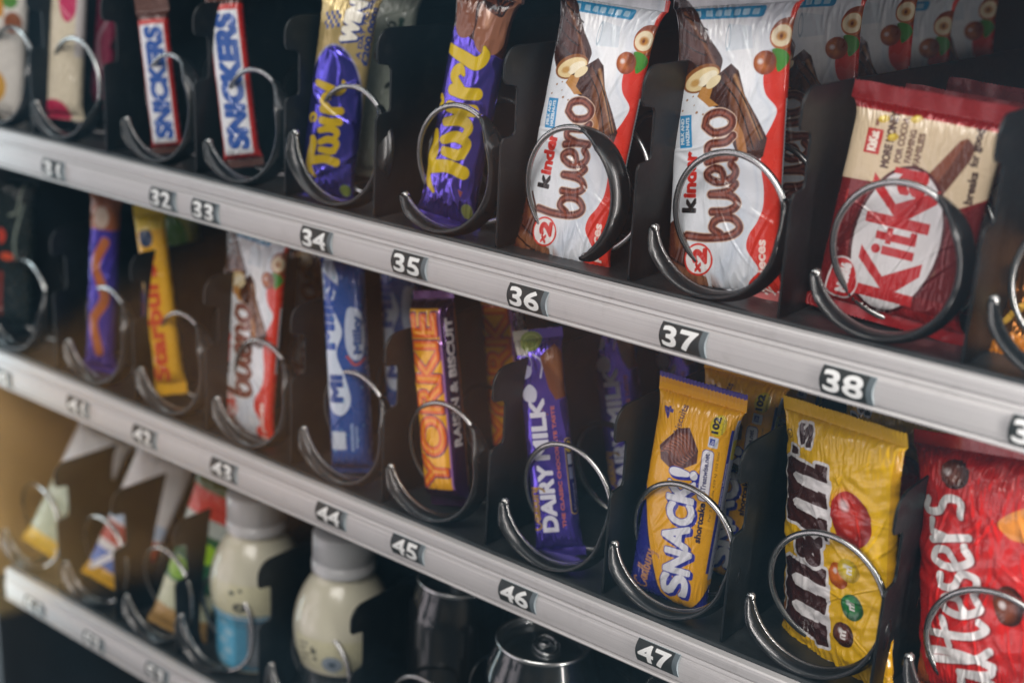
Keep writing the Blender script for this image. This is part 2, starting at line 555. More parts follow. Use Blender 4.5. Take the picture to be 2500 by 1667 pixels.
def wrapper(name, cv, pr, mat, seed=1, fins=(7, 7), taper=22, wrinkle=1.0, folds=6, lumps=None, bars=None, zig=1.2, bend=0.0, curl=(0, 0),
            split=True, fl=(5, 26, 0.45, 1.5), side_curl=0.0, waist=0.03, flare=0.10):
    """closed film wrapper carrying the canvas; local x right, y into the machine, z up, origin at the bottom seal. Returns the root object"""
    h = cv.h
    r = np.random.RandomState(seed)
    xs = np.linspace(0, cv.w, cv.nx)
    u, yf = pr.sample(xs)
    nb = 14
    tb = np.linspace(math.pi, 0, nb+2)[1:-1]
    ub, yb = np.cos(tb)*-1, np.abs(np.sin(tb))*0.8
    ub = -ub if ub[0] < ub[-1] else ub
    uu = np.concatenate([u, ub]); yy = np.concatenate([yf, yb])
    xx = np.concatenate([xs, np.linspace(cv.w, 0, nb+2)[1:-1]])
    vs = np.linspace(0, h, cv.ny)
    f0, f1 = fins
    U, V = np.meshgrid(uu, vs)
    YY = np.meshgrid(yy, vs)[0]
    XX = np.meshgrid(xx, vs)[0]
    d0, d1 = V-f0, (h-f1)-V
    t0, t1 = np.clip(d0/taper, 0, 1), np.clip(d1/taper, 0, 1)
    prof = np.sqrt(1-(1-t0)**2)*np.sqrt(1-(1-t1)**2)
    thick = np.maximum(pr.d/2*prof, 0.16)
    half = pr.w/2*(1+flare*(1-prof)-waist*prof)
    x = U*half
    y = YY*thick
    # creases gather at the seals and run diagonally over the body
    near = np.exp(-np.maximum(d0, 0)/11.0)*(d0 > 0)+np.exp(-np.maximum(d1, 0)/11.0)*(d1 > 0)
    infin = (d0 <= 0) | (d1 <= 0)
    front = np.clip(-YY*3, -1, 1)
    rid = 1-2*np.abs(waves(XX*1.0, V*0.22, 5.0, seed+3))
    disp = wrinkle*(2.1*near*(rid-0.5)+0.35*waves(XX, V, 26, seed+5)*prof)
    for k in range(folds*3):
        cx, cy, a = r.uniform(0.15, 0.85)*cv.w, r.uniform(0.08, 0.92)*h, r.normal(0, 0.6)
        L, wd = r.uniform(fl[0], fl[1]), r.uniform(fl[2], fl[3])
        dx, dy = (XX-cx), (V-cy)
        al = dx*math.sin(a)+dy*math.cos(a)
        ac = dx*math.cos(a)-dy*math.sin(a)+0.01*al*al*r.uniform(-1, 1)
        disp += wrinkle*r.uniform(0.25, 0.62)*np.exp(-(al/L)**2)*(np.exp(-(ac/wd)**2)-0.4*np.exp(-((ac-1.8*wd)/wd)**2))*prof
    if lumps:
        q = waves(XX, V, lumps[0], seed+9)+0.6*waves(XX, V, lumps[0]*0.6, seed+19)
        disp += lumps[1]*q*prof
    if bars:                       # contents pressing through the film: humps along the length
        disp += bars[1]*prof*(np.abs(np.cos(math.pi*V/bars[0]))**0.7-0.5)
    nx_, ny_ = U*0.6, YY
    nl = np.hypot(nx_, ny_)+1e-6
    disp = np.where(infin, 0, disp)
    x += disp*nx_/nl*0.6
    y += disp*ny_/nl
    # the flat seals wave a little and curl
    wv = 0.9*waves(XX if False else x, V*0.2, 18, seed+11)
    e0 = np.clip(1-V/(f0+14), 0, 1); e1 = np.clip(1-(h-V)/(f1+14), 0, 1)
    y += wv*(e0+e1)*wrinkle+curl[0]*e0**2+curl[1]*e1**2
    y += bend*((V/h-0.5)**2-0.25)
    y += side_curl*(x/(pr.w/2))**2
    saw = np.abs((x/2.2) % 1-0.5)*2*zig
    z = V-saw*np.clip(1-V/max(f0, 1), 0, 1)+saw*np.clip(1-(h-V)/max(f1, 1), 0, 1)
    P = np.stack([x, y, z], -1)/1000
    C = np.empty((*U.shape, 4))
    C[:, :cv.nx] = cv.a
    e = (cv.a[:, :1]+cv.a[:, -1:])/2
    C[:, cv.nx:] = e
    j0 = int(round(f0*cv.ppu)); j1 = cv.ny-1-int(round(f1*cv.ppu))
    if not split or j0 < 2 or cv.ny-1-j1 < 2:
        return link(name, grid_mesh(name, P, mat, True, C))
    root = link(name, grid_mesh(name, P[j0:j1+1], mat, True, C[j0:j1+1]))
    link('end_seal', grid_mesh('end_seal', P[:j0+1], mat, True, C[:j0+1]), root)
    link('end_seal', grid_mesh('end_seal', P[j1:], mat, True, C[j1:]), root)
    return root


def stand(o, h, b_px, y0, t_px, y1, yaw=0.0, ws=1.0):
    """put a wrapper so that its two ends are at the given places"""
    B, T = at(*b_px, y0), at(*t_px, y1)
    L = np.linalg.norm(T-B)
    U = (T-B)/L
    a = math.radians(yaw)
    N = np.array([-math.sin(a), math.cos(a), 0.0])      # local +y, into the machine
    R = np.cross(N, U); R /= np.linalg.norm(R)
    N = np.cross(U, R)
    s = L/(h/1000)
    R = R*ws
    o.matrix_world = Matrix(((R[0]*s, N[0]*s, U[0]*s, B[0]), (R[1]*s, N[1]*s, U[1]*s, B[1]), (R[2]*s, N[2]*s, U[2]*s, B[2]), (0, 0, 0, 1)))
    return o


def behind(o, dy, dx=0.0, dz=0.0, label=None, rz=0.0):
    c = copy_tree(o)
    c.matrix_world = Matrix.Translation((dx, dy, dz)) @ Matrix.Translation(o.matrix_world.translation) @ Matrix.Rotation(math.radians(rz), 4, 'Z') @ Matrix.Translation(-o.matrix_world.translation) @ o.matrix_world
    if label: c['label'] = label
    return c


# ---------------------------------------------------------------- cabinet
cab = empty('machine_cabinet', (0, 0, -0.9))
tag(cab, 'dark lined cabinet of the machine around and behind the shelves', 'cabinet')
for nm, b_ in (('back_panel', (-0.72, 0.62, 0.56, 0.58, -0.9, 0.40)), ('side_panel', (-0.72, -0.69, 0.0, 0.558, -0.205, 0.40)), ('reflection_side_panel', (-0.72, -0.69, 0.0, 0.558, -0.44, -0.206)), ('side_panel', (-0.72, -0.69, 0.0, 0.558, -0.9, -0.441)),  # lower left panel carries the reflected brown in its colour
               ('side_panel', (0.60, 0.63, 0.0, 0.558, -0.9, 0.40)), ('top_shade_panel', (-0.69, 0.60, 0.0, 0.558, 0.188, 0.21)),  # unseen top panel, set low to shade the rear packs
               ('bottom_panel', (-0.69, 0.60, 0.0, 0.558, -0.9, -0.87))):
    V, F = box(*b_)
    o = link(nm, mesh_of(nm, V, F, MAT['brown' if nm == 'reflection_side_panel' else 'cabinet'], False), cab)
    o.matrix_parent_inverse = Matrix.Translation((0, 0, 0.9))

# ---------------------------------------------------------------- shelves with price rail, number tags and dividers
TAG_W, TAG_H = 0.0298, 0.0152
TAGS = {S1: [('31', 105, 385), ('32', 368.6, 454.7), ('33', 470.6, 482.9), ('34', 738, 550), ('35', 961, 609), ('36', 1245, 689), ('37', 1618.5, 783.4), ('38', 2011.6, 889), ('39', 2475, 1010)],
        S2: [('40', -18, 893), ('41', 166, 962), ('42', 326, 1033.7), ('43', 517, 1114), ('44', 774.9, 1222), ('45', 959.5, 1300), ('46', 1223.5, 1412), ('47', 1559.7, 1555.7)],
        S3: [('51', 62, 1450), ('52', 206, 1535), ('53', 358, 1612)]}
DIV = {S1: [-0.60, -0.50, -0.39, -0.293, -0.206, -0.100, 0.0, 0.098, 0.201], S2: [-0.585, -0.475, -0.384, -0.287, -0.193, -0.097, -0.001, 0.085, 0.179],
       S3: [-0.60, -0.515, -0.43, -0.325, -0.222, -0.105, 0.0, 0.1]}


def rail_profile(z):
    P = [(0.006, 0), (0.0012, -0.0002), (0.0003, -0.0012), (0.0, -0.003), (0.0001, -0.0075), (0.0011, -0.0078), (0.0011, -0.0084), (0.0001, -0.0087),
         (-0.0006, -0.0106), (0.0004, -0.0112), (-0.0002, -0.0122)]
    P += [(-0.0006-0.0005*math.sin(math.pi*t/8), -0.0122-0.0155*t/8) for t in range(1, 9)]
    P += [(0.0006, -0.0282), (0.0006, -0.0288), (-0.0013, -0.0292), (-0.0019, -0.0301), (-0.0013, -0.0311), (0.0, -0.0314), (0.006, -0.0314)]
    return [(y, z+q) for y, q in P]


def number_tag(txt, x, z, parent):
    cv = Canvas(28.5, 15, 5, '#1c211f')
    # digits
    g = font_segments(txt)
    cv.text(txt, 2.2, 1.9, 11.6, '#e9eceb', ang=0, length=20.8, bold=0.5)
    cv.rect(25.2, -1, 30, 16, '#59656a')
    xs = np.linspace(0, TAG_W, cv.nx)
    zs = np.linspace(-TAG_H, 0, cv.ny)
    X, Z = np.meshgrid(xs, zs)
    t = np.clip(-Z/TAG_H, 0, 1)
    Y = -0.0011-0.0017*np.sin(math.pi*t)+0*X
    bulge = 0.0012*np.sin(math.pi*t)
    X2 = X-bulge
    Pf = np.stack([X2, Y, Z], -1)
    # closed thin slab: front sheet plus a border going back
    me = grid_mesh('number_tag', Pf, MAT['matt_print'], False, cv.a)
    o = link('number_tag', me, parent)
    o.location = (x, 0, z)
    o['label'] = 'black tag with white number '+txt
    V, F = [], []
    n = 12
    for i in range(n+1):
        t = i/n
        zz = -TAG_H*t
        b = 0.0012*math.sin(math.pi*t)
        yq = -0.0011-0.0017*math.sin(math.pi*t)
        V += [(-b, yq, zz), (-b, 0.0009, zz), (TAG_W-b, yq, zz), (TAG_W-b, 0.0009, zz)]
    for i in range(n):
        k = 4*i
        F += [(k, k+1, k+5, k+4), (k+2, k+6, k+7, k+3)]
    F += [(0, 2, 3, 1), (4*n, 4*n+1, 4*n+3, 4*n+2)]
    e = link('tag_holder', mesh_of('tag_holder', V, F, MAT['tagedge'], False), o)
    return o


def divider_mesh():
    pts = [(0.0, 0.0), (0.0, 0.066), (0.002, 0.069), (0.012, 0.0705), (0.0135, 0.073), (0.0135, 0.098), (0.012, 0.1005), (0.002, 0.102), (0.0, 0.105), (0.0, 0.112)]
    for k in range(1, 8):
        a = math.pi/2*k/8
        pts.append((0.013*(1-math.cos(a)), 0.112+0.013*math.sin(a)))
    pts += [(0.013, 0.125), (0.50, 0.128), (0.50, 0.0)]
    pts = [pts[i] for i in range(len(pts))]
    th = 0.0009
    n = len(pts)
    V = [(-th, y, z) for y, z in pts]+[(th, y, z) for y, z in pts]
    F = [tuple(range(n)), tuple(range(2*n-1, n-1, -1))]+[(i, n+i, n+(i+1) % n, (i+1) % n) for i in range(n)]
    return mesh_of('divider', V, F, MAT['divider'], False)


DIVM = divider_mesh()
SHELF_LABEL = {S1: 'upper shelf with grey rail numbered in the thirties', S2: 'middle shelf with grey rail numbered in the forties', S3: 'lowest shelf with blurred grey rail in the bottom left corner'}
for z in (S1, S2, S3):
    xl = -0.688 if z > S3 else -0.671
    sh = empty('shelf', (0, 0, z))
    tag(sh, SHELF_LABEL[z], 'shelf', 'shelves of the machine')
    V, F = extrude_x(rail_profile(0), xl, 0.58)
    link('price_rail', mesh_of('price_rail', V, F, MAT['rail'], False), sh)
    # tray floor: lip behind the rail, shallow step, flat floor
    P = [(0.0062, -0.006), (0.0062, 0.0008), (0.0075, 0.0018), (0.0105, 0.0018), (0.012, -0.0006), (0.55, -0.0006), (0.55, -0.006)]
    V, F = extrude_x(P, xl, 0.58)
    link('tray', mesh_of('tray', V, F, MAT['tray'], False), sh)
    for x in DIV[z]:
        o = link('divider', DIVM, sh)
        bv = o.modifiers.new('soft_edges', 'BEVEL'); bv.width = 0.0005; bv.segments = 2; bv.limit_method = 'ANGLE'
        o.location = (x, 0.0125, 0.0002)
    for txt, px, py in TAGS[z]:
        p = at(px, py, -0.0015)
        number_tag(txt, p[0], p[2]-z, sh)


# ---------------------------------------------------------------- dispensing coils
COIL_R, WIRE_R = 0.0392, 0.00195


def coil(x, z, a0=196, span=215, label='', turns=6.2, r=COIL_R, sheath=True):
    root = empty('dispensing_coil', (x, 0.0, z))
    tag(root, label, 'coil', 'spiral coils that push the snacks')
    cz = r+WIRE_R+0.0016
    a0 = math.radians(a0)

    def ydepth(t):                    # t in turns
        return 0.0145+0.022*t if t < 1 else 0.0365+0.060*(t-1)+0*t

    N = int(turns*56)
    path = []
    for i in range(N+1):
        t = i/56
        a = a0+2*math.pi*t
        # smooth change of pitch
        y = 0.0145+0.022*t+(0.038*(t-0.8)**2/(0.8) if 0.8 < t < 1.2 else 0)+(0.038*(t-1.0) if t >= 1.2 else 0)
        path.append((r*math.cos(a), y, cz+r*math.sin(a)))
    V, F = tube(path, WIRE_R, 10)
    link('wire', mesh_of('wire', V, F, MAT['wire']), root)
    # small ball where the wire end was cut
    V, F = [], []
    c0 = np.array(path[0])
    for i in range(7):
        for j in range(10):
            th, ph = math.pi*i/6, 2*math.pi*j/10
            V.append(c0+0.0029*np.array([math.sin(th)*math.cos(ph), math.sin(th)*math.sin(ph), math.cos(th)]))
    for i in range(6):
        for j in range(10):
            F.append((i*10+j, i*10+(j+1) % 10, (i+1)*10+(j+1) % 10, (i+1)*10+j))
    link('wire_end', mesh_of('wire_end', V, F, MAT['wire']), root)
    if sheath:
        n = int(span/4)
        prof = [(-0.0012, -0.0128), (-0.0012, -0.0022), (-0.0018, -0.0013), (0.0010, 0.0000), (-0.0018, 0.0013), (0.0002, 0.0030), (0.0026, 0.0032), (0.0040, 0.0022), (0.0044, 0.0), (0.0036, -0.002), (0.0026, -0.0035), (0.0012, -0.0128), (0.0, -0.0134)]
        V, F = [], []
        m_ = len(prof)
        for i in range(n+1):
            a = a0+math.radians(span)*i/n-0.03
            y = 0.0145+0.022*(a-a0)/(2*math.pi)
            sc = 0.86*min(1, 0.45+i/9, 0.12+(n-i)/9)
            so = min(1, 0.6+i/4, 0.45+(n-i)/12)
            for pr_, py in prof:
                q_ = pr_*(so if pr_ > 0.001 else 1)
                V.append(((r+q_)*math.cos(a), y+py*(sc if py < -0.004 else 1), cz+(r+q_)*math.sin(a)))
        for i in range(n):
            for k in range(m_):
                k2 = (k+1) % m_
                F.append((i*m_+k, (i+1)*m_+k, (i+1)*m_+k2, i*m_+k2))
        F.append(tuple(range(m_))); F.append(tuple(range(n*m_+m_-1, n*m_-1, -1)))
        link('sheath', mesh_of('sheath', V, F, MAT['black']), root)
    return root


ROW1 = [(-0.649, 200, 200, 'coil cut off by the left edge of the photo on the upper shelf'),
        (-0.560, 205, 150, 'coil around the pale and pink pouch on the upper shelf'),
        (-0.437, 200, 235, 'coil around the narrower tilted white and blue bar above tag 32'),
        (-0.341, 205, 215, 'coil around the white and blue bar next to the gold and purple one'),
        (-0.245, 175, 235, 'coil in front of the gold and purple twin bar'),
        (-0.147, 215, 210, 'coil in front of the all purple bar above tag 35'),
        (-0.051, -62, 150, 'coil with its black sleeve ending at lower right above tag 36'),
        (0.0525, 192, 200, 'coil in front of the white and red pack above tag 37'),
        (0.153, 200, 225, 'coil in front of the dark red wafer pack'),
        (0.250, 190, 210, 'coil cut off by the right edge above tag 39')]
ROW2 = [(-0.651, 200, 190, 'coil cut off by the left edge on the middle shelf'),
        (-0.530, 200, 215, 'coil around the thin purple and orange bar'),
        (-0.430, 200, 225, 'coil around the yellow bar with red letters'),
        (-0.335, 200, 215, 'coil around the narrow white pack on the middle shelf'),
        (-0.236, 195, 215, 'coil around the blue bar'),
        (-0.149, 200, 215, 'coil in front of the orange and yellow lettered bar'),
        (-0.045, 190, 195, 'coil in front of the slim purple bar above tag 46'),
        (0.043, 190, 195, 'coil in front of the yellow and blue biscuit pack'),
        (0.139, 190, 180, 'coil in front of the yellow peanut bag'),
        (0.236, 190, 215, 'coil in front of the bright red bag at the right edge')]
for x, a0, sp, lb in ROW1: coil(x, S1, a0, sp, lb)
for x, a0, sp, lb in ROW2: coil(x, S2, a0, sp, lb)


# ---------------------------------------------------------------- printed designs
SCRIPT = {
 'bueno': [[(0.30, 2.05), (0.12, 1.3), (0.10, 0.4), (0.38, 0.0), (0.78, 0.25), (0.82, 0.8), (0.5, 1.05), (0.2, 0.75)],
           [(1.12, 1.0), (1.08, 0.4), (1.3, 0.02), (1.66, 0.25), (1.82, 1.0)], [(1.82, 1.0), (1.84, 0.35), (2.1, 0.05)],
           [(2.25, 0.45), (2.7, 0.55), (2.82, 0.85), (2.58, 1.08), (2.28, 0.75), (2.32, 0.2), (2.6, 0.0), (2.9, 0.15)],
           [(3.12, 1.05), (3.2, 0.5), (3.15, 0.0)], [(3.2, 0.5), (3.45, 0.98), (3.78, 0.9), (3.8, 0.3), (4.0, 0.0)],
           [(4.55, 1.05), (4.22, 0.7), (4.28, 0.15), (4.65, 0.0), (4.98, 0.4), (4.9, 0.9), (4.55, 1.05)]],
 'maltesers': [[(-1.9, 0.0), (-1.7, 1.7), (-1.35, 0.6), (-0.95, 1.7), (-0.8, 0.0), (-0.6, 0.0)],
           [(0.72, 0.95), (0.3, 1.0), (0.0, 0.5), (0.25, 0.02), (0.62, 0.3), (0.8, 1.0)], [(0.8, 1.0), (0.78, 0.2), (1.0, 0.02)],
           [(1.0, 0.02), (1.35, 0.8), (1.42, 1.75), (1.2, 1.7), (1.2, 0.5), (1.45, 0.0)],
           [(1.95, 1.6), (1.85, 0.5), (2.05, 0.0), (2.25, 0.15)], [(1.6, 1.08), (2.35, 1.15)],
           [(2.45, 0.45), (2.9, 0.6), (2.95, 0.95), (2.65, 1.02), (2.45, 0.6), (2.6, 0.05), (3.0, 0.15)],
           [(3.6, 0.95), (3.3, 1.0), (3.25, 0.65), (3.6, 0.35), (3.45, 0.0), (3.1, 0.08)],
           [(3.8, 0.45), (4.25, 0.6), (4.3, 0.95), (4.0, 1.02), (3.8, 0.6), (3.95, 0.05), (4.35, 0.15)],
           [(4.6, 1.0), (4.62, 0.5), (4.6, 0.0)], [(4.62, 0.5), (4.85, 0.95), (5.15, 0.92)],
           [(5.75, 0.95), (5.45, 1.0), (5.4, 0.65), (5.72, 0.35), (5.6, 0.0), (5.2, 0.08)]],
 'cadbury': [[(1.2, 1.9), (0.9, 2.2), (0.3, 1.7), (0.0, 0.8), (0.35, 0.0), (0.9, 0.1), (1.2, 0.6)],
           [(1.9, 0.9), (1.5, 0.9), (1.4, 0.3), (1.7, 0.05), (1.9, 0.8), (2.0, 0.05)],
           [(2.7, 0.9), (2.3, 0.9), (2.2, 0.3), (2.5, 0.05), (2.75, 0.8), (2.9, 2.0)], [(2.75, 0.8), (2.85, 0.05)],
           [(3.3, 2.0), (3.15, 0.9), (3.2, 0.1), (3.55, 0.1), (3.6, 0.7), (3.3, 0.9)],
           [(3.95, 0.9), (3.95, 0.2), (4.2, 0.05), (4.4, 0.3), (4.45, 0.9)], [(4.45, 0.9), (4.5, 0.1)],
           [(4.85, 0.9), (4.88, 0.05)], [(4.88, 0.5), (5.05, 0.9), (5.25, 0.85)],
           [(5.5, 0.9), (5.5, 0.3), (5.75, 0.1), (6.0, 0.9)], [(6.0, 0.9), (5.9, -0.5), (5.5, -0.9)]],
}


def bueno_print(pr):
    h, W, o = 170, pr.len, pr.o+4.5
    cv = Canvas(W, h, 3.0, '#dfe4ea')
    T = lambda P: [(o+x, y) for x, y in P]
    # soft bluish folds of milk white
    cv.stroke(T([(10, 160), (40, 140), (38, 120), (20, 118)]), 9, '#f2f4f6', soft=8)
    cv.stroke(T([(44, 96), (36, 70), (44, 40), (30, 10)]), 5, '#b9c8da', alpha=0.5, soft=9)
    # red side with its wavy border
    edge = [(61, 171), (62, 160), (63, 150), (60, 138), (53, 130), (51, 123), (53, 114), (60, 106), (58, 98), (54, 90), (52, 82), (53, 72), (55, 62), (55, 52), (52, 44), (47, 36), (46, 29), (50, 23), (53, 17), (46, 10), (42, 0)]
    e = catmull([(x+2.5, y) for x, y in edge], 6)
    cv.poly([(o+x, y) for x, y in e]+[(W+2, -2), (W+2, 172)], '#d8301c')
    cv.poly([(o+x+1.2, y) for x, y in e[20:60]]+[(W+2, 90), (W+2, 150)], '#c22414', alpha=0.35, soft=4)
    cv.stroke(T([(x-1.2, y) for x, y in edge]), 0.8, '#c8d2de', alpha=0.6, soft=1.6)
    # nutrition panel on the flank
    cv.rect(W-o+6, 60, W-o+13, 112, '#dfe8ee')
    for k in range(24):
        cv.rect(W-o+7, 62+k*2.05, W-o+10.5+(k*7 % 3), 63.1+k*2.05, '#3e86b4')
    # blue strip under the top seal
    cv.rect(o-3, 156, o+50, 162.5, '#2b93c4', r=2)
    cv.rect(o+3, 157.2, o+12, 161, '#cfe7f2', r=1.5)
    for k in range(6): cv.rect(o+15+k*5.5, 157.5, o+19+k*5.5, 161, '#bfe0f0', r=0.8, alpha=0.8)
    # chocolate finger, upper piece
    cv.poly(T([(-4, 168), (6, 165), (16, 148), (26, 136), (27, 130), (22, 119), (8, 116), (1, 122), (-4, 134)]), '#33170f', smooth=True)
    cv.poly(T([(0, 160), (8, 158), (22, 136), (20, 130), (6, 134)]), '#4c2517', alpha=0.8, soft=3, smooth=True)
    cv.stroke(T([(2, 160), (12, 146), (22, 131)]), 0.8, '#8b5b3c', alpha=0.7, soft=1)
    for k in range(5): cv.stroke(T([(-4, 162-k*8), (8, 155-k*8), (16, 150-k*7)]), 0.45, '#1c0b07')
    cv.ell(o+14, 123, 13, 7.2, '#8a5526', ang=22)
    cv.ell(o+14.5, 122.6, 11.6, 5.6, '#e6cf9c', ang=22)
    cv.ell(o+18, 123, 7, 3.2, '#f3e8cc', ang=30)
    cv.ell(o+10, 120.5, 3.2, 2, '#c59a58', ang=20, soft=1)
    # lower piece
    cv.poly(T([(12, 113), (15, 118), (33, 131), (38, 127), (43, 113), (52, 100), (58, 90), (56, 80), (50, 76), (40, 80), (36, 88), (34, 96), (28, 106), (20, 108)]), '#3a1a10')
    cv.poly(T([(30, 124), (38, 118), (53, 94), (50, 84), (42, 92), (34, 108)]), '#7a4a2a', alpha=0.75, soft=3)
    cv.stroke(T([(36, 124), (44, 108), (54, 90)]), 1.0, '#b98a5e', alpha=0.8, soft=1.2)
    cv.stroke(T([(24, 124), (38, 110), (50, 84)]), 0.5, '#1c0b07')
    cv.stroke(T([(29, 127), (42, 112), (55, 88)]), 0.5, '#1c0b07')
    cv.poly(T([(35, 100), (38, 92), (40, 84), (46, 78), (44, 90), (38, 100)]), '#a8703c', smooth=True)
    cv.poly(T([(12, 113), (15, 118), (22, 119), (20, 112), (26, 108), (20, 107)]), '#b98342')
    cv.ell(o+22, 121, 5.5, 2.6, '#ead9ae', ang=35)
    for x, y, r in ((5, 111, .8), (9, 113, .6), (2, 105, .7), (12, 104, .9), (6, 101, .6), (16, 103, .7), (10, 108, .5)):
        cv.ell(o+x, y, r, r*0.7, '#9a6b3a', ang=40)
    # hazelnuts with leaf
    for (x, y, r) in ((63, 145, 7.2),):
        cv.poly(T([(x-4, y+r+1), (x+4, y+r+3), (x+r+3, y+r-2), (x+r+2, y-r+2), (x, y-r-1), (x-r, y)]), '#8a3d1c', smooth=True)
        cv.ell(o+x, y, r, r*0.98, '#b8652e'); cv.ell(o+x-.4, y+.4, r-1.2, r-1.3, '#f0dfbb'); cv.ell(o+x-.4, y+.2, 3.0, 2.6, '#c4873c', soft=1.4)
        cv.ell(o+x-.6, y+.2, 1.0, 1.4, '#6d3414', soft=.8)
    cv.poly(T([(58, 138), (64, 138), (69, 134), (66, 129), (62, 126), (60, 132)]), '#3f8a2c', smooth=True)
    cv.ball(o+54, 131, 7.0, 6.6, '#8a3a18', '#c9763a', hx=-0.4, hy=0.1)
    cv.ell(o+57, 133, 3.2, 4.4, '#5e2412', soft=2, alpha=0.7)
    # milk glass outline
    cv.poly(T([(30, 153), (44, 151), (46, 139), (30, 138)]), '#c3d3de', alpha=0.5)
    cv.ell(o+30, 145.5, 1.6, 7.4, '#9fb4c2', ring=0.4)
    # milk and hazelnuts sticker
    cv.rect(o+1, 84, o+9.2, 102.5, '#2a8fc6', ang=4)
    cv.text('MILK AND', o+4.4, 86, 2.3, '#e8f3f8', ang=94, length=14.5, bold=0.12)
    cv.text('HAZELNUTS', o+8.0, 85.6, 2.3, '#e8f3f8', ang=94, length=15.5, bold=0.12)
    # kinder: black K, the rest red
    cv.text('k', o+14.0, 48, 9.0, '#1a1716', length=7.0, bold=0.8, ang=91)
    cv.text('inder', o+13.6, 56.5, 8.4, '#cf2a1c', length=25, bold=0.7, ang=91)
    # bueno
    cv.letters(SCRIPT['bueno'], o+44.5, 35, 14.2, '#cfb09a', 2.85, ang=98, sy=1.2)
    cv.letters(SCRIPT['bueno'], o+44.5, 35, 14.2, '#59200f', 2.3, ang=98, sy=1.2)
    cv.letters(SCRIPT['bueno'], o+44.0, 35, 14.2, '#8a4632', 0.8, ang=98, sy=1.2)
    # lower left chocolate
    cv.poly(T([(-6, 40), (2, 44), (8, 34), (14, 16), (26, 8), (32, -1), (-6, -1)]), '#54281a')
    cv.poly(T([(0, 38), (4, 38), (8, 28), (2, 26)]), '#8a5638', alpha=0.8, soft=2)
    for k in range(3):
        cv.ell(o+4+k*10, 12-k*2, 7, 5, '#a06b48', ang=-20, alpha=0.55, soft=4)
        cv.stroke(T([(-4, 22-k*8), (10, 16-k*8), (24, 10-k*6)]), 0.6, '#2a100a')
    cv.stroke(T([(24, 14), (25, 4), (22, -1)]), 1.4, '#e3e6ea')
    cv.ell(o+17.5, 21, 9.4, 9.4, '#d8301c'); cv.ell(o+17.5, 21, 8.2, 8.2, '#e8e4e2')
    cv.text('x', o+19.0, 14.2, 5.2, '#cf2a1c', length=4.6, bold=0.6)
    cv.text('2', o+22.2, 19.4, 8.6, '#cf2a1c', length=7.4, bold=1.0)
    cv.text('2 pieces', o+60, 4, 5.6, '#f3d9d0', length=30, bold=0.3)
    cv.rect(-1, -1, W+1, 5.5, '#c9cdd2', alpha=0.25)
    return cv


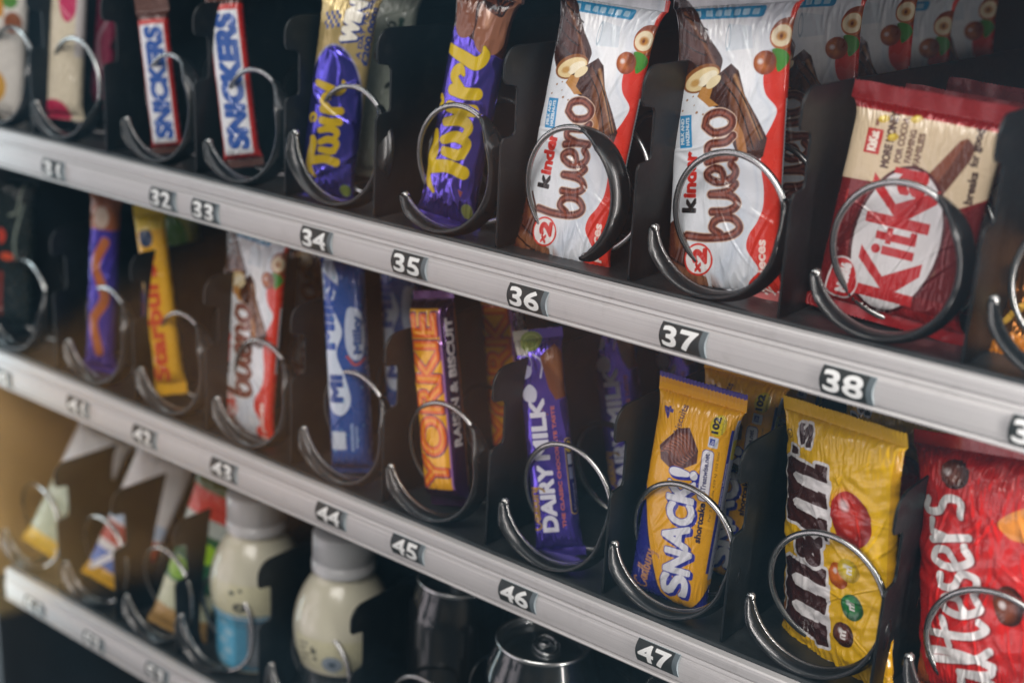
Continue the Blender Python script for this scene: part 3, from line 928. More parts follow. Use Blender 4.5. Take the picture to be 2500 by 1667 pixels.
def snack_print(pr):
    h, W, o = 139, pr.len, pr.o+3.5
    cv = Canvas(W, h, 3.6, '#e3a012')
    T = lambda P: [(o+x, y) for x, y in P]
    cv.rect(-2, 0, W+2, 139, '#e6a70f')
    cv.poly(T([(-14, 74), (-2, 70), (0, 62), (6, 42), (12.5, 25), (19, 11), (27, 5), (36, 5), (43, 11), (50, 22), (62, 28), (62, -2), (-14, -2)]), '#2a2a86')
    e = catmull([(0, 62), (6, 42), (12.5, 25), (19, 11), (27, 5), (36, 5), (43, 11), (50, 22)], 8)
    cv.stroke([(o+x-.3, y) for x, y in e], 0.45, '#171a5c')
    cv.rect(-2, 136.2, W+2, 141, '#4b3f96')
    cv.rect(-2, 133, W+2, 136, '#dd9c1a')
    # texture of the yellow field
    cv.text('4', o+7.4, 115, 6.2, '#3a2f86', ang=84, length=6.6, bold=0.35)
    cv.text('biscuits', o+14.5, 108, 4.2, '#5a3a4e', ang=84, length=17, bold=0.1)
    B_ = lambda Q: [(o+x, y+9.5) for x, y in Q]
    # biscuit
    cv.poly(B_([(4, 88), (14, 101), (20, 103), (27, 92), (27.5, 85), (18, 78), (12, 78), (6, 81)]), '#4f1f14', smooth=False, grow=0.8)
    cv.poly(B_([(6, 88), (14, 98), (20, 100), (24, 92), (17, 84)]), '#8a4a2e', alpha=0.8, soft=2)
    for k in range(8):
        cv.stroke(B_([(4.5+k*1.5, 85+k*2), (9+k*1.5, 86+k*1.5), (14+k*1.4, 80+k*1.7), (19+k*1.0, 80+k*1.4)]), 0.42, '#a4664a', alpha=0.75)
        cv.stroke(B_([(5.2+k*1.5, 84+k*2), (9.7+k*1.5, 85+k*1.5), (14.7+k*1.4, 79+k*1.7), (19.7+k*1.0, 79+k*1.4)]), 0.35, '#3a130c', alpha=0.7)
    # SNACK!
    g = [('S', 13, 0, 12), ('N', 26.8, 0.6, 13), ('A', 41.2, -0.8, 13.5), ('C', 56.2, 0.4, 11.5), ('K', 69.8, 0, 12), ('!', 84.6, 0.5, 3.6)]
    for ps in (0, 1, 2):
        for ch, v, dx, L in g:
            x = o+35.5-(v-12)*0.10+dx*1.6
            if ps == 0: cv.text(ch, x+1.3, v-1.0, 16.5, '#2b2f9c', ang=94, length=L, bold=1.7)
            if ps == 1: cv.text(ch, x, v, 16.5, '#2b2f9c', ang=94, length=L, bold=1.55)
            if ps == 2: cv.text(ch, x, v, 16.5, '#dfe1ea', ang=94, length=L, bold=1.0)
    cv.letters(SCRIPT['cadbury'], o+9.3, 9, 4.1, '#c08a5e', 0.55, ang=85)
    cv.text('shortcake', o+38.2, 48, 3.6, '#241c3c', length=24, bold=0.3, ang=92)
    # web address pill, calories
    cv.rect(o+31, 73, o+38.2, 104, '#4a4a94', r=2.6, ang=3); cv.rect(o+31.4, 73.4, o+37.8, 103.6, '#e2e2ea', r=2.4, ang=3)
    cv.text('BeTreatwise.net', o+36.2, 75.5, 3.0, '#3b3a6c', ang=93, length=26, bold=0.14)
    cv.ell(o+36.5, 119, 4.6, 6.2, '#c9b400', ring=0.7); cv.ell(o+36.5, 119, 4.0, 5.6, '#dcc51c')
    cv.text('102', o+37.2, 114.6, 3.6, '#1d1c2c', ang=93, length=9, bold=0.4)
    cv.text('calories', o+40.2, 114.6, 1.7, '#3a3630', ang=93, length=8.6)
    cv.rect(o+32.8, 105.6, o+38.6, 112, '#cfd4de', r=0.8); cv.rect(o+33.6, 107, o+36.6, 110.8, '#3c4aa0')
    cv.text('2x', o+35.9, 107.4, 1.8, '#e8e8ee', length=2.6)
    cv.text('Per 2 biscuits 429 kJ 102 kcal', o+41.8, 62, 1.35, '#4a3a1a', ang=92, length=42)
    # flank
    x0 = o+44.5
    cv.rect(x0+.2, 30, x0+2.2, 118, '#2d3188')
    cv.rect(x0+2.2, 26, W+2, 124, '#aeb2c6')
    cv.text('Nutrition information', x0+1.8, 72, 1.5, '#c8cbe0', length=26)
    for k in range(3): cv.text('BeTreatwise.net', x0+6.0+k*2.2, 34+k*3, 1.4, '#4a4f78', length=60)
    cv.rect(x0+2.8, 100, x0+7.2, 112, '#d8c83a', r=1.5)
    return cv


def peanut_print(pr):
    h, W, o = 149, pr.len, pr.o
    cv = Canvas(W, h, 3.2, '#e2b30a')
    T = lambda P: [(o+x, y) for x, y in P]
    cv.rect(-2, -2, W+2, 8, '#d9a508')
    BR, WH = '#3f1a13', '#dfdcdc'

    def big_m(v0, v1, x0, x1, sl):
        # legs run across (letter height), reading direction upwards
        Wv = (v1-v0)
        L = []
        def P(v, x): return (o+x+sl*(v-v0), v)
        out = [P(v0, x1), P(v0-1, x1-6), P(v0+1.5, x1-6.5), P(v0+3, x0+8), P(v0+2.5, x0+1), P(v0+7, x0), P(v0+12, x0+.5), P(v0+Wv*.36, x0+3), P(v0+Wv*.42, x0),
               P(v0+Wv*.55, x0), P(v0+Wv*.68, x0+2.5), P(v0+Wv*.74, x0), P(v0+Wv*.9, x0), P(v1-1.5, x0+4), P(v1-3, x1-7), P(v1, x1-6.5), P(v1, x1)]
        cv.poly(out, WH, grow=2.6); cv.poly(out, BR, grow=0.9)
        for f in (0.25, 0.62):
            a, b = v0+Wv*f, v0+Wv*(f+0.165)
            cv.poly([P(a+1.5, x0+9), P((a+b)/2+1, x0+6.8), P(b-.3, x0+9.5), P(b-0.5, x1+.5), P(b+2, x1+2.5), P(a-1, x1+2.5), P(a+1, x1-1)], WH, smooth=False, grow=0.9)
            cv.poly([P(a-3.2, x1-5), P(a+0.6, x1-5), P(a+0.6, x1), P(a-3.2, x1)], BR, grow=0.5)
    big_m(21, 63, 7, 38, -0.06)
    big_m(81, 120, 5, 36, -0.05)
    cv.text('&', o+31, 64.5, 18, WH, length=15, bold=3.6)
    cv.text('&', o+31, 64.5, 18, BR, length=15, bold=1.6)
    cv.text("'s", o+22, 122, 14, WH, length=17, bold=2.1)
    cv.text("'s", o+22, 122, 14, BR, length=17, bold=0.7)
    cv.ell(o+5.2, 131, 2.3, 2.3, BR, ring=0.5); cv.text('R', o+6.2, 130, 2, BR, length=1.6)
    # sweets on the right half
    cv.ball(o+51, 97, 12.5, 15, '#8e1710', '#d5301a', ang=12, hx=-0.35, hy=0.45)
    cv.ball(o+44.5, 64, 6.4, 7.4, '#a5480f', '#e0761c')
    cv.ball(o+51, 69, 6.8, 6.4, '#a98a08', '#e8cf20')
    cv.ball(o+54, 49.5, 6.6, 7.2, '#0f4f26', '#1e8a3c')
    cv.ball(o+49, 32, 6.6, 7.0, '#381508', '#6a3420')
    for x, y in ((51, 69), (54, 50), (49, 32)): cv.text('m', o+x+1.4, y-2.0, 4.4, '#e6e2dc', length=4.4, bold=0.3)
    # peanut ribbon and foot texts
    cv.poly(T([(-12, 66), (-2, 60), (3, 40), (5, 24), (-2, 18), (-12, 22)]), '#9a5b16', smooth=True)
    cv.text('PEANUT', o+1.8, 28, 5.6, '#e6dcc4', length=28, bold=0.5, ang=96)
    cv.poly(T([(27, 10), (38, 12), (38, 6), (30, 4)]), '#dfdcdc')
    for k in range(4): cv.rect(o+24, 8+k*1.7, o+26, 8.7+k*1.7, '#6a5010')
    cv.text('KCAL', o+46, 8, 2, '#6a5010', length=6)
    cv.rect(W-o-1, 10, W+2, 140, '#c99608')
    return cv


def wafer_print(pr):
    h, W, o = 130, pr.len, pr.o+5
    RED, DK = '#960d12', '#5c080c'
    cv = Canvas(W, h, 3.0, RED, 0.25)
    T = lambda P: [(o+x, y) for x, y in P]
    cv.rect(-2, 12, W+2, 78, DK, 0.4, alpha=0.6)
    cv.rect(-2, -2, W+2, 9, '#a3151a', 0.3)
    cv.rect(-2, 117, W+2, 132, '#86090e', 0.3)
    # cream upper field
    cv.poly(T([(-8, 116), (90, 116), (90, 86), (62, 70), (40, 66), (20, 77), (-8, 76)]), '#cdb99a')
    cv.poly(T([(84, 60), (84, 82), (66, 68), (52, 54), (56, 20), (84, 20)]), '#6a1014', 0.35)
    # finger biscuits
    cv.poly(T([(42, 82), (58, 108), (62, 110), (67, 106), (66, 99), (55, 76), (50, 74)]), '#5c2c17'); cv.poly(T([(42, 82), (58, 108), (62, 110), (55, 92), (49, 79)]), '#7d4124', alpha=0.9)
    cv.poly(T([(42, 74), (42, 82), (50, 82), (53, 79), (52, 73)]), '#c99a3a')
    for k in range(4): cv.stroke(T([(42.5+k*2.4, 74.5), (42.5+k*2.4, 81.5)]), 0.35, '#8a5a1c')
    cv.poly(T([(42, 58), (43, 67), (52, 68), (60, 52), (62, 34), (56, 28)]), '#6a3419', alpha=1)
    cv.poly(T([(42, 60), (43, 68), (54, 68), (54, 61)]), '#c08d36')
    for k in range(4): cv.stroke(T([(43.5+k*2.6, 60.5), (44.5+k*2.6, 67.5)]), 0.35, '#80521a')
    # small print
    cv.rect(o+5, 92, o+14.5, 106, '#b3221c', r=0.6)
    cv.text('KitKat', o+12.0, 93.8, 5.4, '#e8ddd0', length=10.6, bold=0.3)
    cv.text('=', o+11.5, 108, 3.6, '#6a2a20', length=3, bold=0.3)
    cv.text('MORE MONEY', o+21.5, 86, 4.6, '#4a2c20', length=31, bold=0.35, ang=91)
    cv.text('FOR COCOA', o+27.8, 90, 3.8, '#6a4a38', length=25, bold=0.25, ang=91)
    cv.text('FARMING', o+33.4, 91, 3.6, '#6a4a38', length=18, bold=0.25, ang=91)
    cv.text('FAMILIES', o+38.6, 90, 3.6, '#6a4a38', length=18, bold=0.25, ang=91)
    for x, y in ((13, 112), (31, 115), (20.5, 103)):
        cv.ell(o+x, y, 3.2, 2.2, '#b89a1c', ang=20); cv.ell(o+x-.6, y+.5, 1.6, 1.0, '#d8c040', ang=20)
    cv.text('breaks', o+72, 76, 4.6, '#3a2018', length=17, bold=0.35, ang=92)
    cv.text('for', o+70, 96, 4.4, '#3a2018', length=6, bold=0.3, ang=92)
    cv.text('good', o+69, 104, 4.6, '#3a2018', length=12, bold=0.35, ang=92)
    # oval with the big lettering
    cv.ell(o+36, 48, 26.5, 42.0, '#4c0b0d', 0.2, ang=-3)
    cv.ell(o+36, 48, 24.6, 40.0, '#d6d3d4', 0, ang=-3)
    R = '#b81d1f'
    def K(v, x0, x1):
        cv.poly([(o+x1, v), (o+x0, v), (o+x0, v+6.2), (o+x1, v+6.2)], R)
        cv.poly([(o+x0+8+9, v+5), (o+x0-1, v+20.5), (o+x0-1, v+28), (o+x0+15, v+13), (o+x1+1, v+25), (o+x1+1, v+17.5), (o+x0+24, v+6)], R)
    K(13.5, 18, 53)
    cv.rect(o+29, 38.5, o+48, 43.4, R); cv.ell(o+25.6, 41, 2.7, 2.7, R)
    cv.rect(o+24, 46.5, o+47.5, 51, R, r=0.4); cv.rect(o+30, 44.8, o+33.4, 54, R); cv.rect(o+43.5, 46.5, o+47.5, 54, R, r=1)
    K(54.5, 16, 53)
    cv.text('a', o+44.5, 74.5, 22, R, length=11.5, bold=1.6)
    cv.rect(o+26, 84.2, o+44, 87.6, R)
    # little maker's badge and seal
    cv.poly(T([(3, 12), (15, 10), (19, 18), (16, 27), (11, 31), (5, 30), (3, 24)]), '#d4cccd', smooth=True, grow=1.2)
    cv.poly(T([(3, 12), (15, 10), (19, 18), (16, 27), (11, 31), (5, 30), (3, 24)]), '#b81d1f', smooth=True, grow=0.2)
    cv.text('Nestlé', o+14.0, 12.5, 6, '#ded6d6', length=16, bold=0.6)
    cv.text('®', o+4, 33.5, 3, '#d4cccd', length=3)
    cv.ell(o+2.5, 3.2, 6.4, 5.6, '#c9696a', ring=0.7); cv.ell(o+2.5, 3.2, 4.6, 4.0, '#c9696a', ring=0.5); cv.ell(o+2.5, 3.2, 1.8, 1.6, '#c9696a')
    cv.rect(o+1, 42, o+2, 70, '#b9332f', 0.2); 
    return cv


def twirl_letters(cv, x, y, k, ang, col, edge='#3a2c10'):
    """heavy swash lettering of the purple bars; units of millimetres"""
    S = [([(-16, 19), (-9, 25), (0, 24.5), (9, 23), (13, 24)], [1.0, 2.6, 3.3, 3.2, 2.6]),
         ([(-4, 23), (-1.5, 12), (-3, 2)], [3.4, 3.2, 3.4]),
         ([(5.5, 16), (5.2, 7), (9, 3)], [2.4, 2.8, 1.8]), ([(5, 4), (12, 3), (14, 10), (11, 17)], [1.5, 2.6, 2.8, 2.2]), ([(13, 6), (20, 3.2), (22.5, 9), (20, 18)], [1.5, 2.6, 2.9, 2.2]),
         ([(28, 17), (27.5, 10), (28.5, 2)], [3.0, 3.0, 3.0]), ([(36.5, 17), (36, 9), (37, 1.5)], [2.9, 3.0, 3.0]), ([(38, 11), (43, 17.5), (47.5, 14.5), (45, 11.5)], [1.6, 2.6, 2.6, 1.0]),
         ([(56, 24), (53.5, 14), (51.5, 5), (56, 0.5), (60, 1.5)], [2.6, 3.1, 3.3, 2.6, 0.9])]
    ca, sa = math.cos(math.radians(ang)), math.sin(math.radians(ang))
    for grow, c in ((0.35, edge), (0, col)):
        for P, R in S:
            Q = [(x+(u*ca-v*sa)*k, y+(u*sa+v*ca)*k) for u, v in P]
            cv.stroke(Q, np.array(R)*k, c, 0, grow)
        P = [(27, 24), (29.6, 22.6), (32, 25), (29, 28.6), (25.6, 27)]
        cv.stroke([(x+(u*ca-v*sa)*k, y+(u*sa+v*ca)*k) for u, v in P], np.array([1.5, 1.3, 1.3, 1.3, .7])*k, c, 0, grow)


def twirl_print(pr, promo=False):
    h, W, o = 153, pr.len, pr.o
    P = '#7462dc'
    cv = Canvas(W, h, 3.0, P, 0.92)
    T = lambda Q: [(o+x, y) for x, y in Q]
    if promo:
        cv.rect(-2, -2, W+2, 155, '#b5a06a', 0.35)
        cv.rect(-2, 126, o+20, 155, '#cbb67e', 0.3)
        cv.poly(T([(-10, -2), (-8, 50), (-3, 84), (6, 104), (16, 112), (27, 108), (37, 94), (43, 72), (46, 40), (46, -2)]), '#a9a6bd', 0.5, grow=1.4, smooth=True)
        cv.poly(T([(-10, -2), (-8, 50), (-3, 84), (6, 104), (16, 112), (27, 108), (37, 94), (43, 72), (46, 40), (46, -2)]), '#6058d0', 0.92, smooth=True)
        for i in range(6):
            for j in range(4):
                if (i+j) % 2: cv.rect(o+6+i*2.1, 122+j*3+i*.6, o+8.1+i*2.1, 125+j*3+i*.6, '#3a4c86')
        cv.text('WIN', o+31, 116, 11, '#e4dfd0', length=28, bold=1.3, ang=84, shadow=(0.8, -0.6, '#2c3c78', 1.0))
        cv.text('A DAY TO BE', o+36.5, 106, 3.2, '#2c3c78', length=42, bold=0.3, ang=86)
        cv.text('£200,000!', o+42.5, 102, 5.0, '#2c3c78', length=40, bold=0.45, ang=86)
        twirl_letters(cv, o+31, 34, 0.92, 93, '#b99c12')
        cv.ell(o+38, 12, 4.4, 4.4, '#6d7f3a')
    else:
        # curls of chocolate at the top
        cv.poly(T([(-8, 118), (4, 126), (44, 112), (56, 120), (56, 155), (-8, 155)]), '#3a1c14', 0.1, smooth=False)
        cv.stroke(T([(8, 150), (10, 138), (12, 128)]), 8, '#7a4a34', 0.05)
        cv.stroke(T([(30, 150), (32, 134), (32, 124)]), 11, '#8a5a42', 0.05)
        cv.stroke(T([(27, 150), (28, 132)]), 2.4, '#b98a70', 0.05, soft=3)
        for k in range(26):
            a = k*2.4
            cv.stroke(T([(26+9*math.cos(a), 146+5*math.sin(a*1.3)), (29+8*math.cos(a+1), 143+5*math.sin(a)), (31+8*math.cos(a+2), 147+3*math.cos(a))]), 0.7, '#2c120c' if k % 2 else '#5c3020')
            cv.stroke(T([(8+6*math.cos(a), 148+4*math.sin(a)), (10+5*math.cos(a+1.3), 147+4*math.cos(a))]), 0.7, '#2c120c' if k % 2 else '#4c2418')
        twirl_letters(cv, o+34.5, 42, 1.26, 91.5, '#c9ac12')
        cv.ell(o+38, 14, 4.4, 5, '#7d8446', 0.2)
        for k in range(9):
            cv.ell(o+1.2-k*.4, 26+k*2.6, 1.0, 0.8, '#c2a24a', 0.3, ring=0.5)
            cv.ell(o-2.2, 30+k*2.2, .6, 0.9, '#c2a24a', 0.3)
        cv.poly(T([(30, 27), (34, 26), (33, 22)]), '#8a4a30')
    return cv


def dairy_print(pr):
    h, W, o = 154, pr.len, pr.o
    P = '#6a55d0'
    cv = Canvas(W, h, 3.2, P, 0.8)
    T = lambda Q: [(o+x, y) for x, y in Q]
    cv.rect(-2, 146, W+2, 156, '#5a4ab4', 0.5)
    cv.rect(-4, 138, o+10, 156, '#a9a79c', 0.1)
    cv.ell(o+11.5, 146.5, 7.4, 6.6, '#7c8f44'); cv.ell(o+11.5, 146.5, 5.4, 4.8, '#a4b46a', ring=0.7)
    G_ = lambda Q: [(o+x, y+10) for x, y in Q]
    # glass and a half
    cv.ell(o+6, 131, 5.6, 7.2, '#c6c6e2', ring=0.7, ang=-20)
    cv.poly(G_([(1, 112), (9, 113), (11, 119), (4, 122)]), '#b8b9da', smooth=True)
    cv.poly(G_([(2, 102), (8, 108), (13, 103), (11, 96), (4, 97)]), '#cfd0e4', smooth=True)
    cv.stroke(G_([(13, 128), (19, 122), (17, 112)]), 0.7, '#c6c6e2')
    # chocolate block
    cv.poly(G_([(18, 126), (28, 134), (36, 126), (36, 98), (26, 96), (22, 104)]), '#7a4426')
    cv.poly(G_([(20, 125), (28, 131), (33, 124), (32, 108)]), '#a5683c', alpha=0.8, soft=3)
    for x, y in ((16, 100), (19, 97), (22, 93), (15, 104)): cv.ell(o+x, y, 0.8, 0.6, '#7a4426')
    cv.text('DAIRY', o+18.0, 18, 10.6, '#dcdcea', length=44, bold=0.85)
    cv.text('MILK', o+17.0, 67, 10.6, '#dcdcea', length=40, bold=0.85)
    cv.letters(SCRIPT['cadbury'], o+6.0, 19, 5.6, '#b08a3a', 0.75, ang=90, sx=0.85, metal=0.3)
    cv.text('THE CLASSIC CHOCOLATE TASTE', o+24.2, 20, 2.4, '#c46a3a', length=82, bold=0.2)
    cv.rect(o+28.5, 28, o+35, 80, '#b89a4a', r=2.6); cv.rect(o+29.2, 28.7, o+34.3, 79.3, '#2b2170', 0.4, r=2.4)
    cv.ell(o+31.8, 74, 2.6, 4, '#b8a03c')
    cv.rect(o+30, 62, o+33.6, 69, '#aeb4cc'); cv.rect(o+30, 52, o+33.6, 60, '#8a90b4', alpha=0.8)
    cv.text('BeTreatwise.net', o+33.2, 31, 2.0, '#b9b3d6', length=18)
    return cv


def yorkie_print(pr):
    h, W, o = 143, pr.len, pr.o
    cv = Canvas(W, h, 2.8, '#e8a012', 0.15)
    T = lambda Q: [(o+x, y) for x, y in Q]
    cv.rect(-2, -2, W+2, 14, '#4a1c4e', 0.75); cv.rect(-2, 132, W+2, 145, '#3c1c46', 0.75)
    cv.rect(o-6, 13, o+25, 133, '#eaa912', 0.15)
    cv.text('YORKIE', o+23.5, 14.5, 21, '#5a1a5c', length=115, bold=2.1)
    cv.text('YORKIE', o+22.9, 15, 20, '#e2640e', length=114, bold=1.5, metal=0.1)
    cv.text('YORKIE', o+22.9, 15, 20, '#f0a21a', length=114, bold=-0.6, metal=0.1, alpha=0.85)
    cv.rect(o+26.3, -2, W+2, 145, '#3a1452', 0.6)
    cv.rect(o+25.6, 13, o+26.6, 133, '#c48ae0', 0.5)
    cv.text('RAISIN & BISCUIT', W-2.0, 42, 6.2, '#d6cfd2', length=84, bold=0.55)
    return cv


def blue_print(pr):
    h, W, o = 157, pr.len, pr.o
    cv = Canvas(W, h, 2.4, '#1b4f9c', 0.1)
    T = lambda Q: [(o+x, y) for x, y in Q]
    r = random.Random(4)
    cv.poly(T([(0, 150), (6, 154), (14, 140), (9, 122), (15, 104), (10, 88), (16, 70), (19, 54), (12, 44), (2, 50), (-3, 80), (-4, 120)]), '#c9d6e8', smooth=True)
    cv.text('Milky', o+8.5, 92, 11, '#1d4fa6', length=52, bold=1.4)
    cv.text('Mi', o+13, 54, 10, '#1d4690', length=18, bold=1.2)
    cv.poly(T([(20, 120), (30, 116), (34, 98), (28, 84), (20, 86), (17, 100)]), '#b9c6dc', smooth=True)
    cv.text('Milky', o+29, 88, 6, '#29508e', length=26, bold=0.7)
    cv.stroke(T([(18, 86), (24, 80), (32, 84)]), 0.9, '#b64a3a')
    cv.rect(o+2, 19, o+14, 32, '#c2cede', r=0.8)
    cv.rect(o+18, 18, o+20, 38, '#8aa4cc', r=0.5); cv.rect(o+21.5, 20, o+23, 36, '#8aa4cc', r=0.5)
    for k in range(34):
        cv.ell(r.uniform(0, W), r.uniform(4, 150), r.uniform(.4, 1.1), r.uniform(.4, 1.1), '#6fb4d0', alpha=0.8)
    return cv


def malt_print(pr):
    h, W, o = 150, pr.len, pr.o
    cv = Canvas(W, h, 2.6, '#c41e1c')
    T = lambda Q: [(o+x, y) for x, y in Q]
    cv.poly(T([(-14, -2), (-14, 26), (0, 28), (10, 12), (16, -2)]), '#a8521e', smooth=True)
    cv.poly(T([(54, 112), (70, 122), (86, 120), (90, 108), (72, 104), (60, 104)]), '#d98a3a', smooth=True)
    cv.ball(o+27, 132, 9, 7.5, '#3a140c', '#7d3c24', hx=-0.5, hy=0.1)
    cv.ball(o+60, 68, 8.5, 11, '#3a140c', '#8a4526', hx=-0.4, hy=0.0)
    cv.ball(o+78, 28, 9, 9, '#8a5a1c', '#e0a83a')
    cv.letters(SCRIPT['maltesers'], o+56+1.4, 13.5, 18.4, '#8f1212', 2.15, ang=103, sy=1.25, sx=1.04)
    cv.letters(SCRIPT['maltesers'], o+56, 14, 18.4, '#dedbda', 2.15, ang=103, sy=1.25, sx=1.04)
    cv.rect(o+88, 60, o+93, 120, '#b9181a', r=2)
    return cv


def snick_print(pr):
    h, W, o = 132, pr.len, pr.o
    cv = Canvas(W, h, 2.6, '#4a2418', 0.2)
    cv.rect(-2, 5, W+2, 112, '#b8241c')
    cv.rect(o+1, 8, W-o-3.5, 108, '#dadde2', r=1)
    cv.text('SNICKERS', W-o-6.5, 12, W-2*o-12, '#1f4f9e', length=92, bold=1.5, shear=0.12)
    cv.rect(W-o, 10, W+1, 108, '#8f1a1e')
    return cv


def plain_print(pr, h, base, marks, ppu=2.0, metal=0.0):
    """simple designs of the packs far out of focus: marks are (shape, args...)"""
    cv = Canvas(pr.len, h, ppu, base, metal)
    for k in marks:
        getattr(cv, k[0])(*k[1:-1], **k[-1]) if isinstance(k[-1], dict) else getattr(cv, k[0])(*k[1:])
    return cv


# ---------------------------------------------------------------- packs on the upper shelf
def pack(label, cat, group, o, name=None):
    tag(o, label, cat, group)
    return o


pr_b = Profile(71, 12, 4)
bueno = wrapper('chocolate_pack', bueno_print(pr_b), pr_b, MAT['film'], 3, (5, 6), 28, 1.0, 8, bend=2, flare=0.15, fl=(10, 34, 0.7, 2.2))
pack('white and red twin pack above tag 36, left of its near twin', 'snack pack', 'white and red chocolate packs', bueno)
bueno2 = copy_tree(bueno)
bueno2['label'] = 'white and red twin pack standing behind the coil above tag 37, front of its row'
stand(bueno, 170, (1366, 657), 0.032, (1500, -15), 0.062, 2, 0.96)
stand(bueno2, 170, (1762, 726), 0.044, (1800, -15), 0.070, 2, 1.0)
for k, t in enumerate(('second pack of the white and red row at the top right', 'third pack of the white and red row, half in shade',
                       'dim fourth pack of the row of white and red twin packs', 'darkest rearmost pack of the row of white and red twin packs')):
    behind(bueno2, 0.090+0.068*k, 0.002*k, (0.003, 0.008, -0.004, 0.005)[k], t, (3, -6, 5, -3)[k])

pr_k = Profile(84, 13, 4.5)
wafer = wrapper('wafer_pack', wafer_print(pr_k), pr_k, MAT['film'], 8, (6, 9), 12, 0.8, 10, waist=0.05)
pack('dark red wafer bar pack with white oval leaning above tag 38', 'snack pack', 'dark red wafer packs', wafer)
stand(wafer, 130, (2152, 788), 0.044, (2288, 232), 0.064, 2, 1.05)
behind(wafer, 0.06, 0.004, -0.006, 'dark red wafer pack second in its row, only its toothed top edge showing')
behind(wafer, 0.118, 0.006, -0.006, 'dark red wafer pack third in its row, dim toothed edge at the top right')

pr_t = Profile(42, 18, 2.6)
tw = wrapper('chocolate_bar', twirl_print(pr_t), pr_t, MAT['foil'], 21, (5, 5), 22, 1.15, 5, waist=0.08, flare=0.2, fl=(18, 50, 1.4, 4.0))
pack('shiny all purple bar with yellow swash lettering above tag 35', 'chocolate bar', None, tw)
stand(tw, 153, (1088, 550), 0.040, (1197, -30), 0.056, 10)
pr_t2 = Profile(42, 18, 2.6)
tw2 = wrapper('chocolate_bar', twirl_print(pr_t2, True), pr_t2, MAT['foil'], 33, (5, 5), 20, 1.1, 4, fl=(18, 50, 1.4, 4.0))
pack('gold and purple bar with yellow swash lettering above tag 34', 'chocolate bar', None, tw2)
stand(tw2, 153, (793, 492), 0.036, (862, -30), 0.052, 22)
pr_p = Profile(40, 16, 2.6)
pz = wrapper('snack_bag', plain_print(pr_p, 150, '#a9b0a2', [('ell', 22, 96, 7, 6, '#7a4420', dict(ring=2.4)), ('text', 'The', 36, 112, 6, '#2c4a3c', dict(length=16, bold=.6)), ('text', '00', 30, 112, 7, '#3f4a44', dict(length=12, bold=.5))]), pr_p, MAT['film'], 35, (5, 5), 18, 1, 6)
pack('pale greenish pouch with a brown knot, behind the gold and purple bar', 'snack bag', None, pz)
stand(pz, 150, (905, 430), 0.085, (972, -30), 0.10, 20)

pr_s = Profile(26, 15, 3)
sn = wrapper('chocolate_bar', snick_print(pr_s), pr_s, MAT['film'], 41, (5, 13), 10, 0.7, 5)
pack('narrow white bar with blue letters and red border above tag 32', 'chocolate bar', 'white bars with blue letters', sn)
sn2 = copy_tree(sn)
sn2['label'] = 'taller white bar with blue letters and red border, nearer the gold bar'
stand(sn, 132, (412, 372), 0.034, (368, -8), 0.043, 40)
stand(sn2, 132, (596, 405), 0.034, (541, -55), 0.046, 38)

pr_q = Profile(36, 18, 2.6)
pk = wrapper('snack_bag', plain_print(pr_q, 140, '#d8cdb4', [('ell', 26, 118, 10, 26, '#c22e5e', {}), ('rect', 34, 60, 50, 150, '#c9c2c0', {}), ('ell', 14, 6, 16, 12, '#c2244e', {})]), pr_q, MAT['film'], 43, (4, 4), 16, 1, 5)
pack('pale cream and pink pouch near the left edge of the upper shelf', 'snack bag', None, pk)
stand(pk, 140, (158, 290), 0.034, (172, -70), 0.05, 30)
pm = wrapper('snack_bag', plain_print(pr_q, 140, '#9c2f52', [('stroke', [(30, 40), (26, 70), (34, 90)], 1.4, '#c9a4b0', {}), ('rect', 0, 30, 14, 110, '#c4b8b0', {})]), pr_q, MAT['film'], 45, (4, 4), 16, 1, 5)
pack('magenta pouch half hidden behind the pale cream and pink pouch', 'snack bag', None, pm)
stand(pm, 140, (232, 262), 0.075, (252, -70), 0.09, 30)
po = wrapper('snack_bag', plain_print(pr_q, 140, '#d9d4cc', [('rect', -1, 96, 20, 142, '#cf8f1c', {}), ('ell', 26, 112, 8, 7, '#4f8a2c', {}), ('ell', 30, 92, 9, 10, '#8a4a1c', {}), ('ell', 12, 30, 14, 16, '#cf9a2c', {})]), pr_q, MAT['film'], 47, (4, 4), 16, 1, 5)
pack('white and orange pouch with green leaf in the top left corner', 'snack bag', None, po)
stand(po, 140, (14, 290), 0.034, (30, -70), 0.05, 30)
pr_g = Profile(60, 24, 2.6)
gold = wrapper('snack_bag', plain_print(pr_g, 120, '#8a5410', [('ell', 20, 14, 16, 9, '#e08a1c', {}), ('stroke', [(10, 30), (30, 50), (50, 40)], 3, '#e0b040', {})], metal=0.8), pr_g, MAT['foil'], 51, (4, 4), 16, 2.4, 16)
pack('crumpled golden wrapper at the right edge above tag 39', 'snack bag', None, gold)
stand(gold, 120, (2500, 905), 0.050, (2610, 560), 0.10, 4)

# ---------------------------------------------------------------- packs on the middle shelf
pr_n = Profile(49, 20, 3.4)
sk = wrapper('biscuit_pack', snack_print(pr_n), pr_n, MAT['film'], 61, (4, 10), 16, 0.55, 9, curl=(0, -4))
pack('yellow and blue biscuit pack with chocolate square in the ring right of tag 46', 'biscuit pack', 'yellow and blue biscuit packs', sk)
stand(sk, 139, (1628, 1476), 0.038, (1724, 935), 0.056, 4, 1.05)
behind(sk, 0.05, 0.002, 0.002, 'dimmer yellow biscuit pack right behind the front yellow and blue one')
behind(sk, 0.11, 0.002, 0.004, 'shaded yellow biscuit pack third in its row, under tag 37')

